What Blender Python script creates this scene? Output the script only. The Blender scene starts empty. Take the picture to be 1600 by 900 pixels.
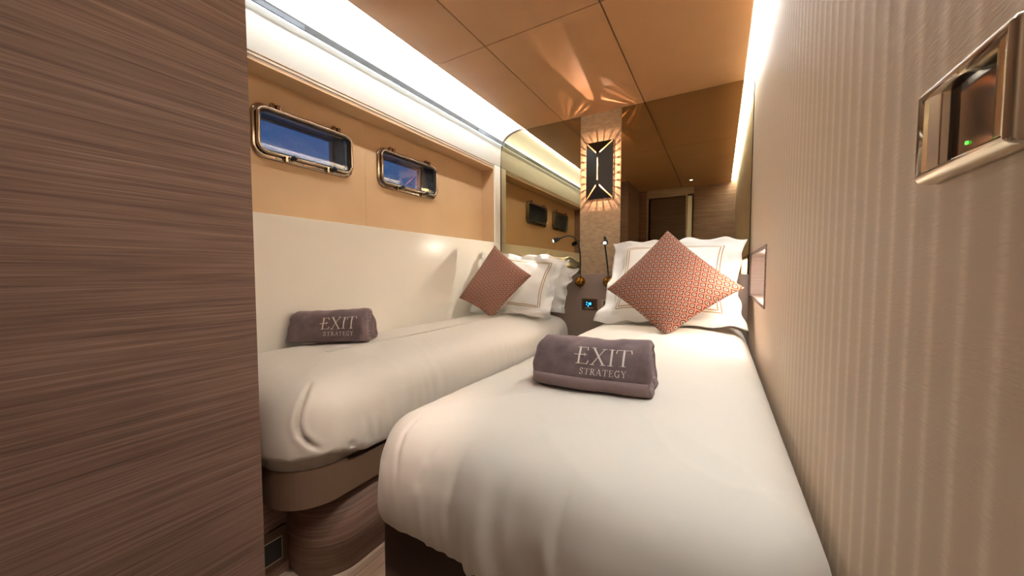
import bpy, bmesh, math, random
from mathutils import Vector, Matrix, noise
random.seed(7)
R = math.radians
C = bpy.context.scene.collection
H = 0.93                       # eye height above the cabin floor
XR, XL, YB, YF, ZC = 0.149, -1.576, 2.5, -0.25, 2.038

# ---------------------------------------------------------------- camera, world, exposure
cam_d = bpy.data.cameras.new('camera')
cam_d.sensor_width = 36.0
cam_d.lens = 553.0 / 1600.0 * 36.0
cam_d.clip_start = 0.01
cam = bpy.data.objects.new('camera', cam_d)
cam.location = (0, 0, H)
cam.rotation_euler = (R(90 - 2.75), 0, R(30.39))
C.objects.link(cam)
bpy.context.scene.camera = cam
vs = bpy.context.scene.view_settings
vs.view_transform = 'Standard'
vs.look = 'None'
vs.gamma = 1
vs.exposure = 1.88
vs.use_curve_mapping = False

W = bpy.data.worlds.new('dusk_sky')
bpy.context.scene.world = W
W.use_nodes = True
wn = W.node_tree
wn.nodes.clear()
wo = wn.nodes.new('ShaderNodeOutputWorld')
wb = wn.nodes.new('ShaderNodeBackground')
wr = wn.nodes.new('ShaderNodeValToRGB')
wt = wn.nodes.new('ShaderNodeTexCoord')
wx = wn.nodes.new('ShaderNodeSeparateXYZ')
wn.links.new(wt.outputs['Generated'], wx.inputs[0])
wn.links.new(wx.outputs['Z'], wr.inputs[0])
wn.links.new(wr.outputs[0], wb.inputs[0])
wn.links.new(wb.outputs[0], wo.inputs[0])
wr.color_ramp.elements[0].position = 0.1
wr.color_ramp.elements[0].color = (0.018, 0.055, 0.14, 1)
wr.color_ramp.elements[1].position = 0.6
wr.color_ramp.elements[1].color = (0.001, 0.018, 0.075, 1)
wb.inputs[1].default_value = 0.55

K_COVE_UP, K_COVE_DN, K_SLOT = 34.0, 3.0, 18.0     # light strip strengths
K_READ, K_SCONCE, K_NICHE, K_SPOT = 1.6, 2.8, 26.0, 16.0


# ---------------------------------------------------------------- materials
def lin(c):
    return tuple(((v / 255) / 12.92 if v / 255 <= 0.04045 else ((v / 255 + 0.055) / 1.055) ** 2.4) for v in c)


def nd(nt, t, **kw):
    n = nt.nodes.new(t)
    for k, v in kw.items():
        setattr(n, k, v)
    return n


def mat(name, col, rough=0.5, metal=0.0, **kw):
    m = bpy.data.materials.new(name)
    m.use_nodes = True
    b = m.node_tree.nodes['Principled BSDF']
    b.inputs['Base Color'].default_value = (*lin(col), 1)
    b.inputs['Roughness'].default_value = rough
    b.inputs['Metallic'].default_value = metal
    for k, v in kw.items():
        b.inputs[k].default_value = v
    return m


def coords(nt, scale=(1, 1, 1), kind='Object'):
    tc = nd(nt, 'ShaderNodeTexCoord')
    mp = nd(nt, 'ShaderNodeMapping')
    mp.inputs['Scale'].default_value = scale
    nt.links.new(tc.outputs[kind], mp.inputs[0])
    return mp.outputs[0]


def noise_tex(nt, vec, scale=1.0, detail=3.0, rough=0.5):
    n = nd(nt, 'ShaderNodeTexNoise')
    n.inputs['Scale'].default_value = scale
    n.inputs['Detail'].default_value = detail
    n.inputs['Roughness'].default_value = rough
    nt.links.new(vec, n.inputs['Vector'])
    return n.outputs[0]


def ramp(nt, fac, stops):
    r = nd(nt, 'ShaderNodeValToRGB')
    while len(r.color_ramp.elements) < len(stops):
        r.color_ramp.elements.new(0.5)
    for e, (p, c) in zip(r.color_ramp.elements, stops):
        e.position = p
        e.color = (*lin(c), 1)
    nt.links.new(fac, r.inputs[0])
    return r.outputs[0]


def bump(m, h, strength=0.3, dist=0.002, chain=None):
    nt = m.node_tree
    b = nd(nt, 'ShaderNodeBump')
    b.inputs['Strength'].default_value = strength
    b.inputs['Distance'].default_value = dist
    nt.links.new(h, b.inputs['Height'])
    if chain is not None:
        nt.links.new(chain, b.inputs['Normal'])
    nt.links.new(b.outputs[0], nt.nodes['Principled BSDF'].inputs['Normal'])
    return b.outputs[0]


def math_n(nt, op, a, b=None, c=None):
    n = nd(nt, 'ShaderNodeMath', operation=op)
    for i, v in enumerate((a, b, c)):
        if v is None:
            continue
        if isinstance(v, (int, float)):
            n.inputs[i].default_value = v
        else:
            nt.links.new(v, n.inputs[i])
    return n.outputs[0]


def wood(name, dark, mid, light, zs=90.0, rough=0.5):
    """fine horizontal brushed grain"""
    m = mat(name, mid, rough)
    nt = m.node_tree
    v = coords(nt, (2.2, 2.2, zs))
    warp = coords(nt, (1.3, 1.3, 2.0))
    n1 = noise_tex(nt, v, 1.0, 5.0, 0.6)
    v2 = coords(nt, (7, 7, zs * 3.1))
    n2 = noise_tex(nt, v2, 1.0, 3.0, 0.6)
    n3 = noise_tex(nt, warp, 3.0, 2.0)
    s = math_n(nt, 'ADD', math_n(nt, 'MULTIPLY', n1, 0.55), math_n(nt, 'MULTIPLY', n2, 0.35))
    s = math_n(nt, 'ADD', s, math_n(nt, 'MULTIPLY', n3, 0.10))
    col = ramp(nt, s, [(0.36, dark), (0.5, mid), (0.66, light)])
    nt.links.new(col, nt.nodes['Principled BSDF'].inputs['Base Color'])
    bump(m, s, 0.25, 0.001)
    return m


def leather(name, col, rough=0.5, var=6, scale=220, st=0.12):
    m = mat(name, col, rough)
    nt = m.node_tree
    n = noise_tex(nt, coords(nt), scale, 3.0, 0.6)
    n2 = noise_tex(nt, coords(nt), 3.0, 3.0)
    c = ramp(nt, n2, [(0.3, tuple(max(0, k - var) for k in col)), (0.7, tuple(min(255, k + var) for k in col))])
    nt.links.new(c, nt.nodes['Principled BSDF'].inputs['Base Color'])
    bump(m, n, st, 0.0008)
    return m


def emis(name, col, s):
    m = mat(name, col, 0.5)
    b = m.node_tree.nodes['Principled BSDF']
    b.inputs['Emission Color'].default_value = (*lin(col), 1)
    b.inputs['Emission Strength'].default_value = s
    return m


WARM = (238, 245, 249)
M = {}
M['wood'] = wood('wood_brushed', (100, 75, 63), (134, 105, 90), (166, 136, 119), 170)
M['wood_pale'] = wood('wood_pale', (150, 128, 110), (178, 155, 136), (200, 180, 160), 110)
M['wood_dark'] = wood('wood_dark', (70, 52, 40), (92, 70, 54), (112, 88, 70), 110)
M['ceil'] = leather('ceiling_leather', (186, 140, 95), 0.42, 4, 300, 0.06)
M['groove'] = mat('groove_dark', (70, 50, 32), 0.8)
M['tan'] = leather('tan_wall_covering', (202, 166, 124), 0.55, 4, 320, 0.05)
M['cream'] = mat('cream_lacquer', (250, 245, 232), 0.28)
M['white'] = mat('cove_white_dimmed', (178, 172, 160), 0.6)  # cove white darkened so the lower band does not glare
M['bright'] = mat('cove_white_lit', (246, 244, 238), 0.6)  # same white lightened so the upper cove looks fully lit
M['led_up'] = emis('led_warm_up', WARM, 9.0)
M['trackm'] = mat('track_beige', (188, 168, 144), 0.5)
M['darkstrip'] = mat('dark_bronze_profile', (15, 12, 9), 0.6, 0.0)
M['greyplug'] = mat('blue_grey_insert', (50, 54, 63), 0.5)
M['taupe'] = leather('taupe_leather', (158, 136, 122), 0.5, 4, 300, 0.08)
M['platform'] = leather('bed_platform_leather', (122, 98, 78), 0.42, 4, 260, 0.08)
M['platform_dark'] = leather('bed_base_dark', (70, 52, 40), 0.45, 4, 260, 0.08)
M['bronze'] = mat('polished_bronze', (158, 140, 120), 0.12, 1.0)
M['brass'] = mat('polished_brass', (222, 208, 184), 0.22, 1.0)
M['brassball'] = mat('aged_brass', (150, 108, 40), 0.25, 1.0)
M['black'] = mat('black_plastic', (14, 13, 12), 0.4)
M['blackmetal'] = mat('black_metal', (30, 26, 24), 0.38, 0.3)
M['reveal'] = mat('black_reveal', (18, 18, 20), 0.5)
M['led'] = emis('led_warm', WARM, K_COVE_UP)
M['led_dn'] = emis('led_warm_down', WARM, K_COVE_DN)
M['led_slot'] = emis('led_slot', WARM, K_SLOT)
M['led_niche'] = emis('led_niche', (255, 240, 228), K_NICHE)
M['led_read'] = emis('led_reading', (255, 248, 225), 30.0)
M['tube'] = emis('amber_tube', (255, 148, 66), 0.62)
M['tubecap'] = mat('tube_cap', (210, 190, 190), 0.3, 0.8)
M['nichewhite'] = wood('niche_lining', (200, 182, 172), (216, 200, 190), (228, 214, 204), 110)
M['embroid'] = mat('beige_embroidery', (172, 142, 100), 0.7)
M['thread'] = mat('ivory_thread', (226, 214, 202), 0.6)
M['greydk'] = mat('grey_module', (70, 66, 64), 0.4)
M['chrome'] = mat('chrome', (220, 220, 222), 0.12, 1.0)
M['screen'] = mat('screen_black', (8, 12, 20), 0.1)
M['blueled'] = emis('screen_blue', (40, 140, 235), 1.6)
M['greenled'] = emis('green_led', (80, 220, 60), 0.8)
M['faceplate'] = mat('faceplate_bronze', (92, 72, 52), 0.45, 0.4)
M['switchsilver'] = mat('switch_silver', (190, 170, 148), 0.35, 0.5)
M['hull'] = mat('hull_white', (120, 130, 150), 0.5)


def mirror_mat():
    m = mat('bronze_mirror', (176, 164, 132), 0.004, 1.0)
    return m


M['mirror'] = mirror_mat()
M['mirredge'] = mat('mirror_edge', (52, 42, 30), 0.3, 0.5)


def glass_mat():
    m = bpy.data.materials.new('salt_hazed_glass')
    m.use_nodes = True
    nt = m.node_tree
    nt.nodes.clear()
    out = nd(nt, 'ShaderNodeOutputMaterial')
    tr = nd(nt, 'ShaderNodeBsdfTransparent')
    gl = nd(nt, 'ShaderNodeBsdfGlossy')
    df = nd(nt, 'ShaderNodeBsdfDiffuse')
    df.inputs[0].default_value = (0.30, 0.42, 0.52, 1)
    gl.inputs['Roughness'].default_value = 0.02
    fr = nd(nt, 'ShaderNodeFresnel')
    fr.inputs[0].default_value = 1.35
    mx = nd(nt, 'ShaderNodeMixShader')
    nt.links.new(fr.outputs[0], mx.inputs[0])
    nt.links.new(tr.outputs[0], mx.inputs[1])
    nt.links.new(gl.outputs[0], mx.inputs[2])
    n1 = noise_tex(nt, coords(nt, (1, 9, 22)), 1.0, 3.0)
    n2 = noise_tex(nt, coords(nt), 420.0, 2.0)
    s = math_n(nt, 'MULTIPLY', math_n(nt, 'POWER', n1, 2.0), math_n(nt, 'POWER', n2, 1.4))
    tcg = nd(nt, 'ShaderNodeTexCoord')
    sxg = nd(nt, 'ShaderNodeSeparateXYZ')
    nt.links.new(tcg.outputs['Object'], sxg.inputs[0])
    low = math_n(nt, 'MULTIPLY_ADD', sxg.outputs['Z'], -5.0, 0.42)
    s = math_n(nt, 'MULTIPLY', math_n(nt, 'MULTIPLY', s, math_n(nt, 'MAXIMUM', low, 0.1)), 1.0)
    m2 = nd(nt, 'ShaderNodeMixShader')
    nt.links.new(s, m2.inputs[0])
    nt.links.new(mx.outputs[0], m2.inputs[1])
    nt.links.new(df.outputs[0], m2.inputs[2])
    nt.links.new(m2.outputs[0], out.inputs[0])
    return m


M['glass'] = glass_mat()


def wallpaper_mat():
    m = mat('ribbed_wallpaper', (186, 166, 146), 0.6)
    nt = m.node_tree
    tc = nd(nt, 'ShaderNodeTexCoord')
    sx = nd(nt, 'ShaderNodeSeparateXYZ')
    nt.links.new(tc.outputs['Object'], sx.inputs[0])
    y = sx.outputs['Y']
    s = math_n(nt, 'SINE', math_n(nt, 'MULTIPLY', y, 2 * math.pi / 0.041))
    s = math_n(nt, 'MULTIPLY_ADD', s, 0.5, 0.5)
    s = math_n(nt, 'POWER', s, 2.0)
    cr = noise_tex(nt, coords(nt, (60, 60, 420)), 1.0, 4.0, 0.65)
    cr2 = noise_tex(nt, coords(nt, (30, 30, 30)), 1.0, 3.0, 0.6)
    br = math_n(nt, 'MULTIPLY', s, math_n(nt, 'MULTIPLY_ADD', cr, 0.9, 0.25))
    col = ramp(nt, br, [(0.0, (206, 182, 156)), (0.45, (212, 189, 163)), (0.9, (232, 213, 190))])
    nt.links.new(col, nt.nodes['Principled BSDF'].inputs['Base Color'])
    h = math_n(nt, 'ADD', math_n(nt, 'MULTIPLY', s, 0.8), math_n(nt, 'ADD', math_n(nt, 'MULTIPLY', cr, 0.8), math_n(nt, 'MULTIPLY', cr2, 0.6)))
    bump(m, h, 0.35, 0.0015)
    return m


M['wallpaper'] = wallpaper_mat()


def column_mat():
    m = mat('column_stone_paper', (176, 148, 114), 0.6)
    nt = m.node_tree
    n1 = noise_tex(nt, coords(nt, (1, 1, 2.2)), 26.0, 6.0, 0.65)
    n2 = noise_tex(nt, coords(nt), 160.0, 3.0, 0.6)
    s = math_n(nt, 'ADD', math_n(nt, 'MULTIPLY', n1, 0.7), math_n(nt, 'MULTIPLY', n2, 0.3))
    c = ramp(nt, s, [(0.3, (142, 114, 84)), (0.5, (174, 146, 112)), (0.7, (194, 168, 134))])
    nt.links.new(c, nt.nodes['Principled BSDF'].inputs['Base Color'])
    bump(m, s, 0.5, 0.002)
    return m


M['column'] = column_mat()


def floor_mat():
    m = mat('pale_oak_floor', (176, 156, 136), 0.4)
    nt = m.node_tree
    n1 = noise_tex(nt, coords(nt, (60, 3, 1)), 1.0, 5.0, 0.6)
    n2 = noise_tex(nt, coords(nt, (12, 2, 1)), 1.0, 3.0)
    s = math_n(nt, 'ADD', math_n(nt, 'MULTIPLY', n1, 0.5), math_n(nt, 'MULTIPLY', n2, 0.5))
    c = ramp(nt, s, [(0.3, (138, 116, 98)), (0.5, (178, 158, 138)), (0.7, (204, 188, 168))])
    nt.links.new(c, nt.nodes['Principled BSDF'].inputs['Base Color'])
    return m


M['floor'] = floor_mat()


def linen_mat(name='white_linen', col=(222, 214, 201), st=0.40):
    m = mat(name, col, 0.75)
    m.node_tree.nodes['Principled BSDF'].inputs['Sheen Weight'].default_value = 0.15
    nt = m.node_tree
    w = noise_tex(nt, coords(nt, (1, 1, 1)), 900.0, 2.0)
    wr_ = noise_tex(nt, coords(nt, (1, 1, 0.6)), 5.0, 2.0, 0.45)
    b1 = bump(m, wr_, st, 0.012)
    bump(m, w, 0.08, 0.0006, b1)
    return m


M['linen'] = linen_mat()
M['sham'] = linen_mat('sham_cotton', (226, 223, 217), 0.6)


def towel_mat(name, col, lo):
    m = mat(name, col, 0.9)
    b = m.node_tree.nodes['Principled BSDF']
    b.inputs['Sheen Weight'].default_value = 0.6
    b.inputs['Sheen Roughness'].default_value = 0.45
    b.inputs['Sheen Tint'].default_value = (*lin((210, 190, 190)), 1)
    nt = m.node_tree
    n = noise_tex(nt, coords(nt), 22.0, 5.0, 0.6)
    f = noise_tex(nt, coords(nt), 700.0, 2.0)
    c = ramp(nt, n, [(0.3, lo), (0.7, col)])
    nt.links.new(c, b.inputs['Base Color'])
    b1 = bump(m, n, 0.5, 0.004)
    bump(m, f, 0.35, 0.001, b1)
    return m


M['towel'] = towel_mat('grey_velour', (126, 108, 108), (100, 82, 82))
M['hem'] = mat('towel_hem', (138, 116, 112), 0.8)


def cushion_mat():
    m = mat('ogee_print', (166, 96, 80), 0.85)
    nt = m.node_tree
    tc = nd(nt, 'ShaderNodeTexCoord')
    sx = nd(nt, 'ShaderNodeSeparateXYZ')
    nt.links.new(tc.outputs['UV'], sx.inputs[0])
    u, v = sx.outputs['X'], sx.outputs['Y']
    a = math_n(nt, 'MULTIPLY', math_n(nt, 'ADD', u, v), 10.8)
    b = math_n(nt, 'MULTIPLY', math_n(nt, 'SUBTRACT', v, u), 10.2)
    # sheared grid of cells whose walls curve like an ogee
    wa = math_n(nt, 'MULTIPLY', math_n(nt, 'SINE', math_n(nt, 'MULTIPLY', b, 2 * math.pi)), 0.07)
    p_ = math_n(nt, 'ADD', math_n(nt, 'MULTIPLY_ADD', b, -0.14, a), wa)
    wb_ = math_n(nt, 'MULTIPLY', math_n(nt, 'SINE', math_n(nt, 'MULTIPLY', a, 2 * math.pi)), 0.05)
    q_ = math_n(nt, 'ADD', math_n(nt, 'MULTIPLY_ADD', a, 0.08, b), wb_)
    lx = math_n(nt, 'ABSOLUTE', math_n(nt, 'SUBTRACT', math_n(nt, 'FRACT', p_), 0.5))
    ly = math_n(nt, 'ABSOLUTE', math_n(nt, 'SUBTRACT', math_n(nt, 'FRACT', q_), 0.5))
    # superellipse distance from the cell centre, 0..1 at the wall
    e4 = math_n(nt, 'ADD', math_n(nt, 'POWER', math_n(nt, 'MULTIPLY', lx, 2.0), 3.2), math_n(nt, 'POWER', math_n(nt, 'MULTIPLY', ly, 2.0), 3.2))
    g = math_n(nt, 'POWER', e4, 1 / 3.2)
    col = ramp(nt, g, [(0.0, (62, 68, 72)), (0.22, (78, 82, 84)), (0.30, (186, 162, 138)), (0.44, (182, 152, 128)), (0.52, (92, 38, 30)), (0.72, (108, 50, 40)), (0.85, (132, 76, 60)), (1.0, (120, 64, 50))])
    wall = math_n(nt, 'GREATER_THAN', math_n(nt, 'MAXIMUM', lx, ly), 0.43)
    mxc = nd(nt, 'ShaderNodeMix', data_type='RGBA')
    nt.links.new(wall, mxc.inputs[0])
    nt.links.new(col, mxc.inputs[6])
    mxc.inputs[7].default_value = (*lin((172, 124, 100)), 1)
    col = mxc.outputs[2]
    g = math_n(nt, 'SUBTRACT', 1.0, g)
    nt.links.new(col, nt.nodes['Principled BSDF'].inputs['Base Color'])
    n = noise_tex(nt, coords(nt), 600.0, 2.0)
    h = math_n(nt, 'ADD', math_n(nt, 'MULTIPLY', g, 0.5), n)
    bump(m, h, 0.3, 0.0015)
    return m


M['cushion'] = cushion_mat()
M['cushback'] = linen_mat('cushion_back_ivory', (238, 232, 222), 0.2)


# ---------------------------------------------------------------- builders
def link(name, me, m=None, parent=None, smooth=False):
    o = bpy.data.objects.new(name, me)
    C.objects.link(o)
    if m is not None:
        for mm in (m if isinstance(m, (list, tuple)) else [m]):
            me.materials.append(mm)
    if parent is not None:
        o.parent = parent
    if smooth:
        for p in me.polygons:
            p.use_smooth = True
    return o


def from_bm(name, bm, m=None, parent=None, smooth=False, bevel=0.0, seg=2):
    bmesh.ops.recalc_face_normals(bm, faces=bm.faces)
    me = bpy.data.meshes.new(name)
    bm.to_mesh(me)
    bm.free()
    o = link(name, me, m, parent, smooth)
    if bevel:
        md = o.modifiers.new('bevel', 'BEVEL')
        md.width = bevel
        md.segments = seg
        md.limit_method = 'ANGLE'
    return o


def add_box(bm, x0, x1, y0, y1, z0, z1, mi=0):
    v = [bm.verts.new((x, y, z)) for x in (x0, x1) for y in (y0, y1) for z in (z0, z1)]
    for f in ((0, 1, 3, 2), (4, 6, 7, 5), (0, 4, 5, 1), (2, 3, 7, 6), (0, 2, 6, 4), (1, 5, 7, 3)):
        fc = bm.faces.new([v[i] for i in f])
        fc.material_index = mi


def box(name, x0, x1, y0, y1, z0, z1, m, parent=None, bevel=0.0):
    bm = bmesh.new()
    add_box(bm, x0, x1, y0, y1, z0, z1)
    return from_bm(name, bm, m, parent, bevel=bevel)


def struct(o):
    o['kind'] = 'structure'
    return o


def empty(name, loc=(0, 0, 0), rz=0.0):
    o = bpy.data.objects.new(name, None)
    o.location = loc
    o.rotation_euler = (0, 0, rz)
    o.empty_display_size = 0.05
    C.objects.link(o)
    return o


def tag(o, label, cat, group=None):
    o['label'] = label
    o['category'] = cat
    if group:
        o['group'] = group
    return o


def prism(bm, outline, z0, z1, mi=0):
    a = [bm.verts.new((x, y, z0)) for x, y in outline]
    b = [bm.verts.new((x, y, z1)) for x, y in outline]
    n = len(outline)
    fs = [bm.faces.new(a[::-1]), bm.faces.new(b)]
    for i in range(n):
        fs.append(bm.faces.new((a[i], a[(i + 1) % n], b[(i + 1) % n], b[i])))
    for f in fs:
        f.material_index = mi


def extrude_profile_y(bm, prof, y0, y1):
    """closed (x,z) profile extruded along y"""
    a = [bm.verts.new((x, y0, z)) for x, z in prof]
    b = [bm.verts.new((x, y1, z)) for x, z in prof]
    n = len(prof)
    bm.faces.new(a)
    bm.faces.new(b[::-1])
    for i in range(n):
        bm.faces.new((a[i], b[i], b[(i + 1) % n], a[(i + 1) % n]))


def rrect(w, h, r, n=8):
    pts = []
    for cx, cy, a0 in ((w / 2 - r, h / 2 - r, 0), (-w / 2 + r, h / 2 - r, 90), (-w / 2 + r, -h / 2 + r, 180), (w / 2 - r, -h / 2 + r, 270)):
        for i in range(n + 1):
            a = R(a0 + 90 * i / n)
            pts.append((cx, cy, math.cos(a), math.sin(a)))
    return pts


def ring_x(bm, cx, cy, cz, w, h, r, prof, n=10):
    """rounded rectangle ring in the y-z plane; prof = closed list of (outward offset, x height)"""
    path = rrect(w, h, r, n)
    rows = []
    for (py, pz, dy, dz) in path:
        rows.append([bm.verts.new((cx + hx, cy + py + dy * (r + o), cz + pz + dz * (r + o))) for o, hx in prof])
    L, K = len(rows), len(prof)
    for i in range(L):
        for k in range(K):
            bm.faces.new((rows[i][k], rows[(i + 1) % L][k], rows[(i + 1) % L][(k + 1) % K], rows[i][(k + 1) % K]))


def plate_x(bm, cx, cy, cz, w, h, r, t, n=8):
    pts = [(cy + py + dy * r, cz + pz + dz * r) for py, pz, dy, dz in rrect(w, h, r, n)]
    a = [bm.verts.new((cx, y, z)) for y, z in pts]
    b = [bm.verts.new((cx + t, y, z)) for y, z in pts]
    bm.faces.new(a)
    bm.faces.new(b[::-1])
    for i in range(len(pts)):
        j = (i + 1) % len(pts)
        bm.faces.new((a[i], a[j], b[j], b[i]))


def tube(bm, pts, rad, n=10, caps=True):
    pts = [Vector(p) for p in pts]
    rads = rad if isinstance(rad, (list, tuple)) else [rad] * len(pts)
    rows = []
    up = None
    for i, p in enumerate(pts):
        t = (pts[min(i + 1, len(pts) - 1)] - pts[max(i - 1, 0)]).normalized()
        if up is None:
            up = Vector((0, 0, 1)) if abs(t.z) < 0.9 else Vector((1, 0, 0))
        s = t.cross(up).normalized()
        up = s.cross(t).normalized()
        rows.append([bm.verts.new(p + (s * math.cos(2 * math.pi * k / n) + up * math.sin(2 * math.pi * k / n)) * rads[i]) for k in range(n)])
    for i in range(len(rows) - 1):
        for k in range(n):
            bm.faces.new((rows[i][k], rows[i][(k + 1) % n], rows[i + 1][(k + 1) % n], rows[i + 1][k]))
    if caps:
        bm.faces.new(rows[0][::-1])
        bm.faces.new(rows[-1])


def bez(p0, p1, p2, p3, n=16):
    p0, p1, p2, p3 = map(Vector, (p0, p1, p2, p3))
    return [((1 - t) ** 3) * p0 + 3 * t * (1 - t) ** 2 * p1 + 3 * t * t * (1 - t) * p2 + t ** 3 * p3 for t in [i / n for i in range(n + 1)]]


def sphere(bm, c, r, sc=(1, 1, 1), u=24, v=14):
    mtx = Matrix.Translation(c) @ Matrix.Diagonal((*[r * s for s in sc], 1))
    bmesh.ops.create_uvsphere(bm, u_segments=u, v_segments=v, radius=1.0, matrix=mtx)


def disc_x(bm, c, r, t, n=20):
    """short cylinder whose axis is x"""
    tube(bm, [(c[0], c[1], c[2]), (c[0] + t, c[1], c[2])], r, n)


# ================================================================ ROOM
floor_bm = bmesh.new()
add_box(floor_bm, -1.9, 0.4, -0.6, 2.7, -0.06, -0.004)
xs = -1.9
while xs < 0.4:                     # planks running the length of the cabin
    add_box(floor_bm, xs + 0.0012, min(xs + 0.118, 0.4), -0.6, 2.7, -0.004, 0.0)
    xs += 0.12
struct(from_bm('floor', floor_bm, M['floor']))

# ceiling: leather panels with narrow open joints
cb = bmesh.new()
xe = [-1.348, -1.027, -0.454, 0.094]
ye = [YF, 1.49, YB]
g = 0.0025
for i in range(3):
    for j in range(2):
        add_box(cb, xe[i] + (g if i else 0), xe[i + 1] - (g if i < 2 else 0), ye[j] + (0.0015 if j else 0), ye[j + 1] - (0.0015 if j < 1 else 0), ZC, ZC + 0.02)
struct(from_bm('ceiling', cb, M['ceil'], bevel=0.002, seg=2))
struct(box('ceiling_backing', -1.348, 0.094, YF, YB, ZC + 0.0202, ZC + 0.06, M['groove']))

# left cove: white shell, lit look of its upper part put into the colour, from ceiling down to the window recess, at its full length
yl0, yl1 = 0.47, YB
cv = bmesh.new()
prof = []
for i in range(13):
    a = R(90 * i / 12)
    prof.append((-1.348 - 0.217 * math.sin(a), ZC + 0.018 - 0.099 * (1 - math.cos(a)) * 1.0))
prof += [(-1.567, 1.950), (-1.66, 1.950), (-1.66, 2.12), (-1.348, 2.12)]
extrude_profile_y(cv, prof, yl0, yl1)
struct(from_bm('trim_1', cv, M['bright']))
cv = bmesh.new()
extrude_profile_y(cv, [(-1.567, 1.9495), (-1.570, 1.90), (-1.576, 1.785), (-1.576, 1.783), (-1.66, 1.783), (-1.66, 1.9495)], yl0, yl1)
struct(from_bm('trim_9', cv, M['white']))

# dark light profile along the cove with grey end inserts and hidden light strips
lp = empty('cove_light', (-1.56, 1.5, 1.957))
tag(lp, 'long cove light with dark bronze profile above the portholes', 'light')
pf = bmesh.new()
extrude_profile_y(pf, [(0.0, 0.012), (0.024, 0.016), (0.024, -0.015), (0.020, -0.015), (0.020, -0.002), (0.0, -0.002)], yl0 - 1.5, yl1 - 1.5)
from_bm('profile', pf, M['darkstrip'], lp)
o = box('light_strip', 0.004, 0.018, yl0 - 1.5, yl1 - 1.5, 0.0125, 0.0140, M['led_up'], lp)
o = box('light_strip', 0.2100, 0.2115, yl0 - 1.5, yl1 - 1.5, 0.083, 0.094, M['led'], lp)
o = box('light_strip', 0.003, 0.013, yl0 - 1.5, yl1 - 1.5, -0.0045, -0.0025, M['led_dn'], lp)
for y0, y1 in ((yl0 - 1.5, 0.888 - 1.5), (2.13 - 1.5, yl1 - 1.5)):
    e = box('end_insert', 0.0225, 0.028, y0, y1, -0.016, 0.005, M['greyplug'], lp, 0.001)
    e['label'] = 'blue-grey end insert'

# window blind track under the band
tr = bmesh.new()
extrude_profile_y(tr, [(-1.574, 1.783), (-1.574, 1.777), (-1.582, 1.777), (-1.582, 1.772), (-1.5755, 1.772), (-1.5755, 1.763),
                       (-1.584, 1.763), (-1.584, 1.757), (-1.576, 1.757), (-1.576, 1.755), (-1.66, 1.755), (-1.66, 1.783)], yl0, 2.405)
struct(from_bm('trim_2', tr, M['trackm']))
struct(box('trim_3', -1.74, -1.578, yl0, 2.405, 1.7565 - 0.012, 1.7555, M['tan']))           # soffit of the window recess
struct(box('trim_4', -1.74, -1.583, 2.405, 2.44, 1.15, 1.77, M['tan']))                       # far cheek of the recess
struct(box('trim_5', -1.60, XL, 2.412, YB, H + 0.232, 1.7815, M['cream'], bevel=0.003))             # cream post beside the mirror

# window wall with two openings
WX = -1.69
wins = [(0.98, 0.230), (1.612, 0.242)]
w1, w2 = (0.738, 1.208), (1.365, 1.850)
zb, zt = H + 0.480, H + 0.708
ho = 0.028
wl = bmesh.new()
ys = [yl0 - 0.1, w1[0] + ho, w1[1] - ho, 1.2895, 1.2915, w2[0] + ho, w2[1] - ho, 2.41]
for i in range(len(ys) - 1):
    if i in (1, 5):
        add_box(wl, WX - 0.02, WX, ys[i], ys[i + 1], 1.10, zb + ho)
        add_box(wl, WX - 0.02, WX, ys[i], ys[i + 1], zt - ho, 1.90)
    elif i == 3:
        add_box(wl, WX - 0.02, WX - 0.0015, ys[i], ys[i + 1], 1.10, 1.90)
    else:
        add_box(wl, WX - 0.02, WX, ys[i], ys[i + 1], 1.10, 1.90)
bmesh.ops.remove_doubles(wl, verts=wl.verts, dist=1e-5)
struct(from_bm('wall_left', wl, M['tan']))
# black tunnel through the hull behind each opening, outer hull skin
hb = bmesh.new()
for (a, b) in (w1, w2):
    a2, b2, z2, z3 = a + ho - 0.004, b - ho + 0.004, zb + ho - 0.004, zt - 0.014
    x0, x1 = WX - 0.105, WX - 0.0205
    add_box(hb, x0, x1, a2 - 0.02, a2, z2 - 0.02, z3 + 0.02)
    add_box(hb, x0, x1, b2, b2 + 0.02, z2 - 0.02, z3 + 0.02)
    add_box(hb, x0, x1, a2, b2, z2 - 0.02, z2)
    add_box(hb, x0, x1, a2, b2, z3, z3 + 0.02)
struct(from_bm('trim_6', hb, M['reveal']))
hs = bmesh.new()
ys = [-0.6, w1[0] + ho + 0.0, w1[1] - ho - 0.01, w2[0] + ho + 0.0, w2[1] - ho - 0.01, 2.7]
for i in range(5):
    if i in (1, 3):
        add_box(hs, WX - 0.135, WX - 0.106, ys[i], ys[i + 1], 0.0, zb + ho)
        add_box(hs, WX - 0.135, WX - 0.106, ys[i], ys[i + 1], zt - 0.018, 2.2)
    else:
        add_box(hs, WX - 0.135, WX - 0.106, ys[i], ys[i + 1], 0.0, 2.2)
struct(from_bm('wall_hull', hs, M['reveal']))

# cream lower side panel
struct(box('wall_left_lower', -1.72, XL, yl0 + 0.0, YB, 0.0, H + 0.2315, M['cream'], bevel=0.002))

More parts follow.
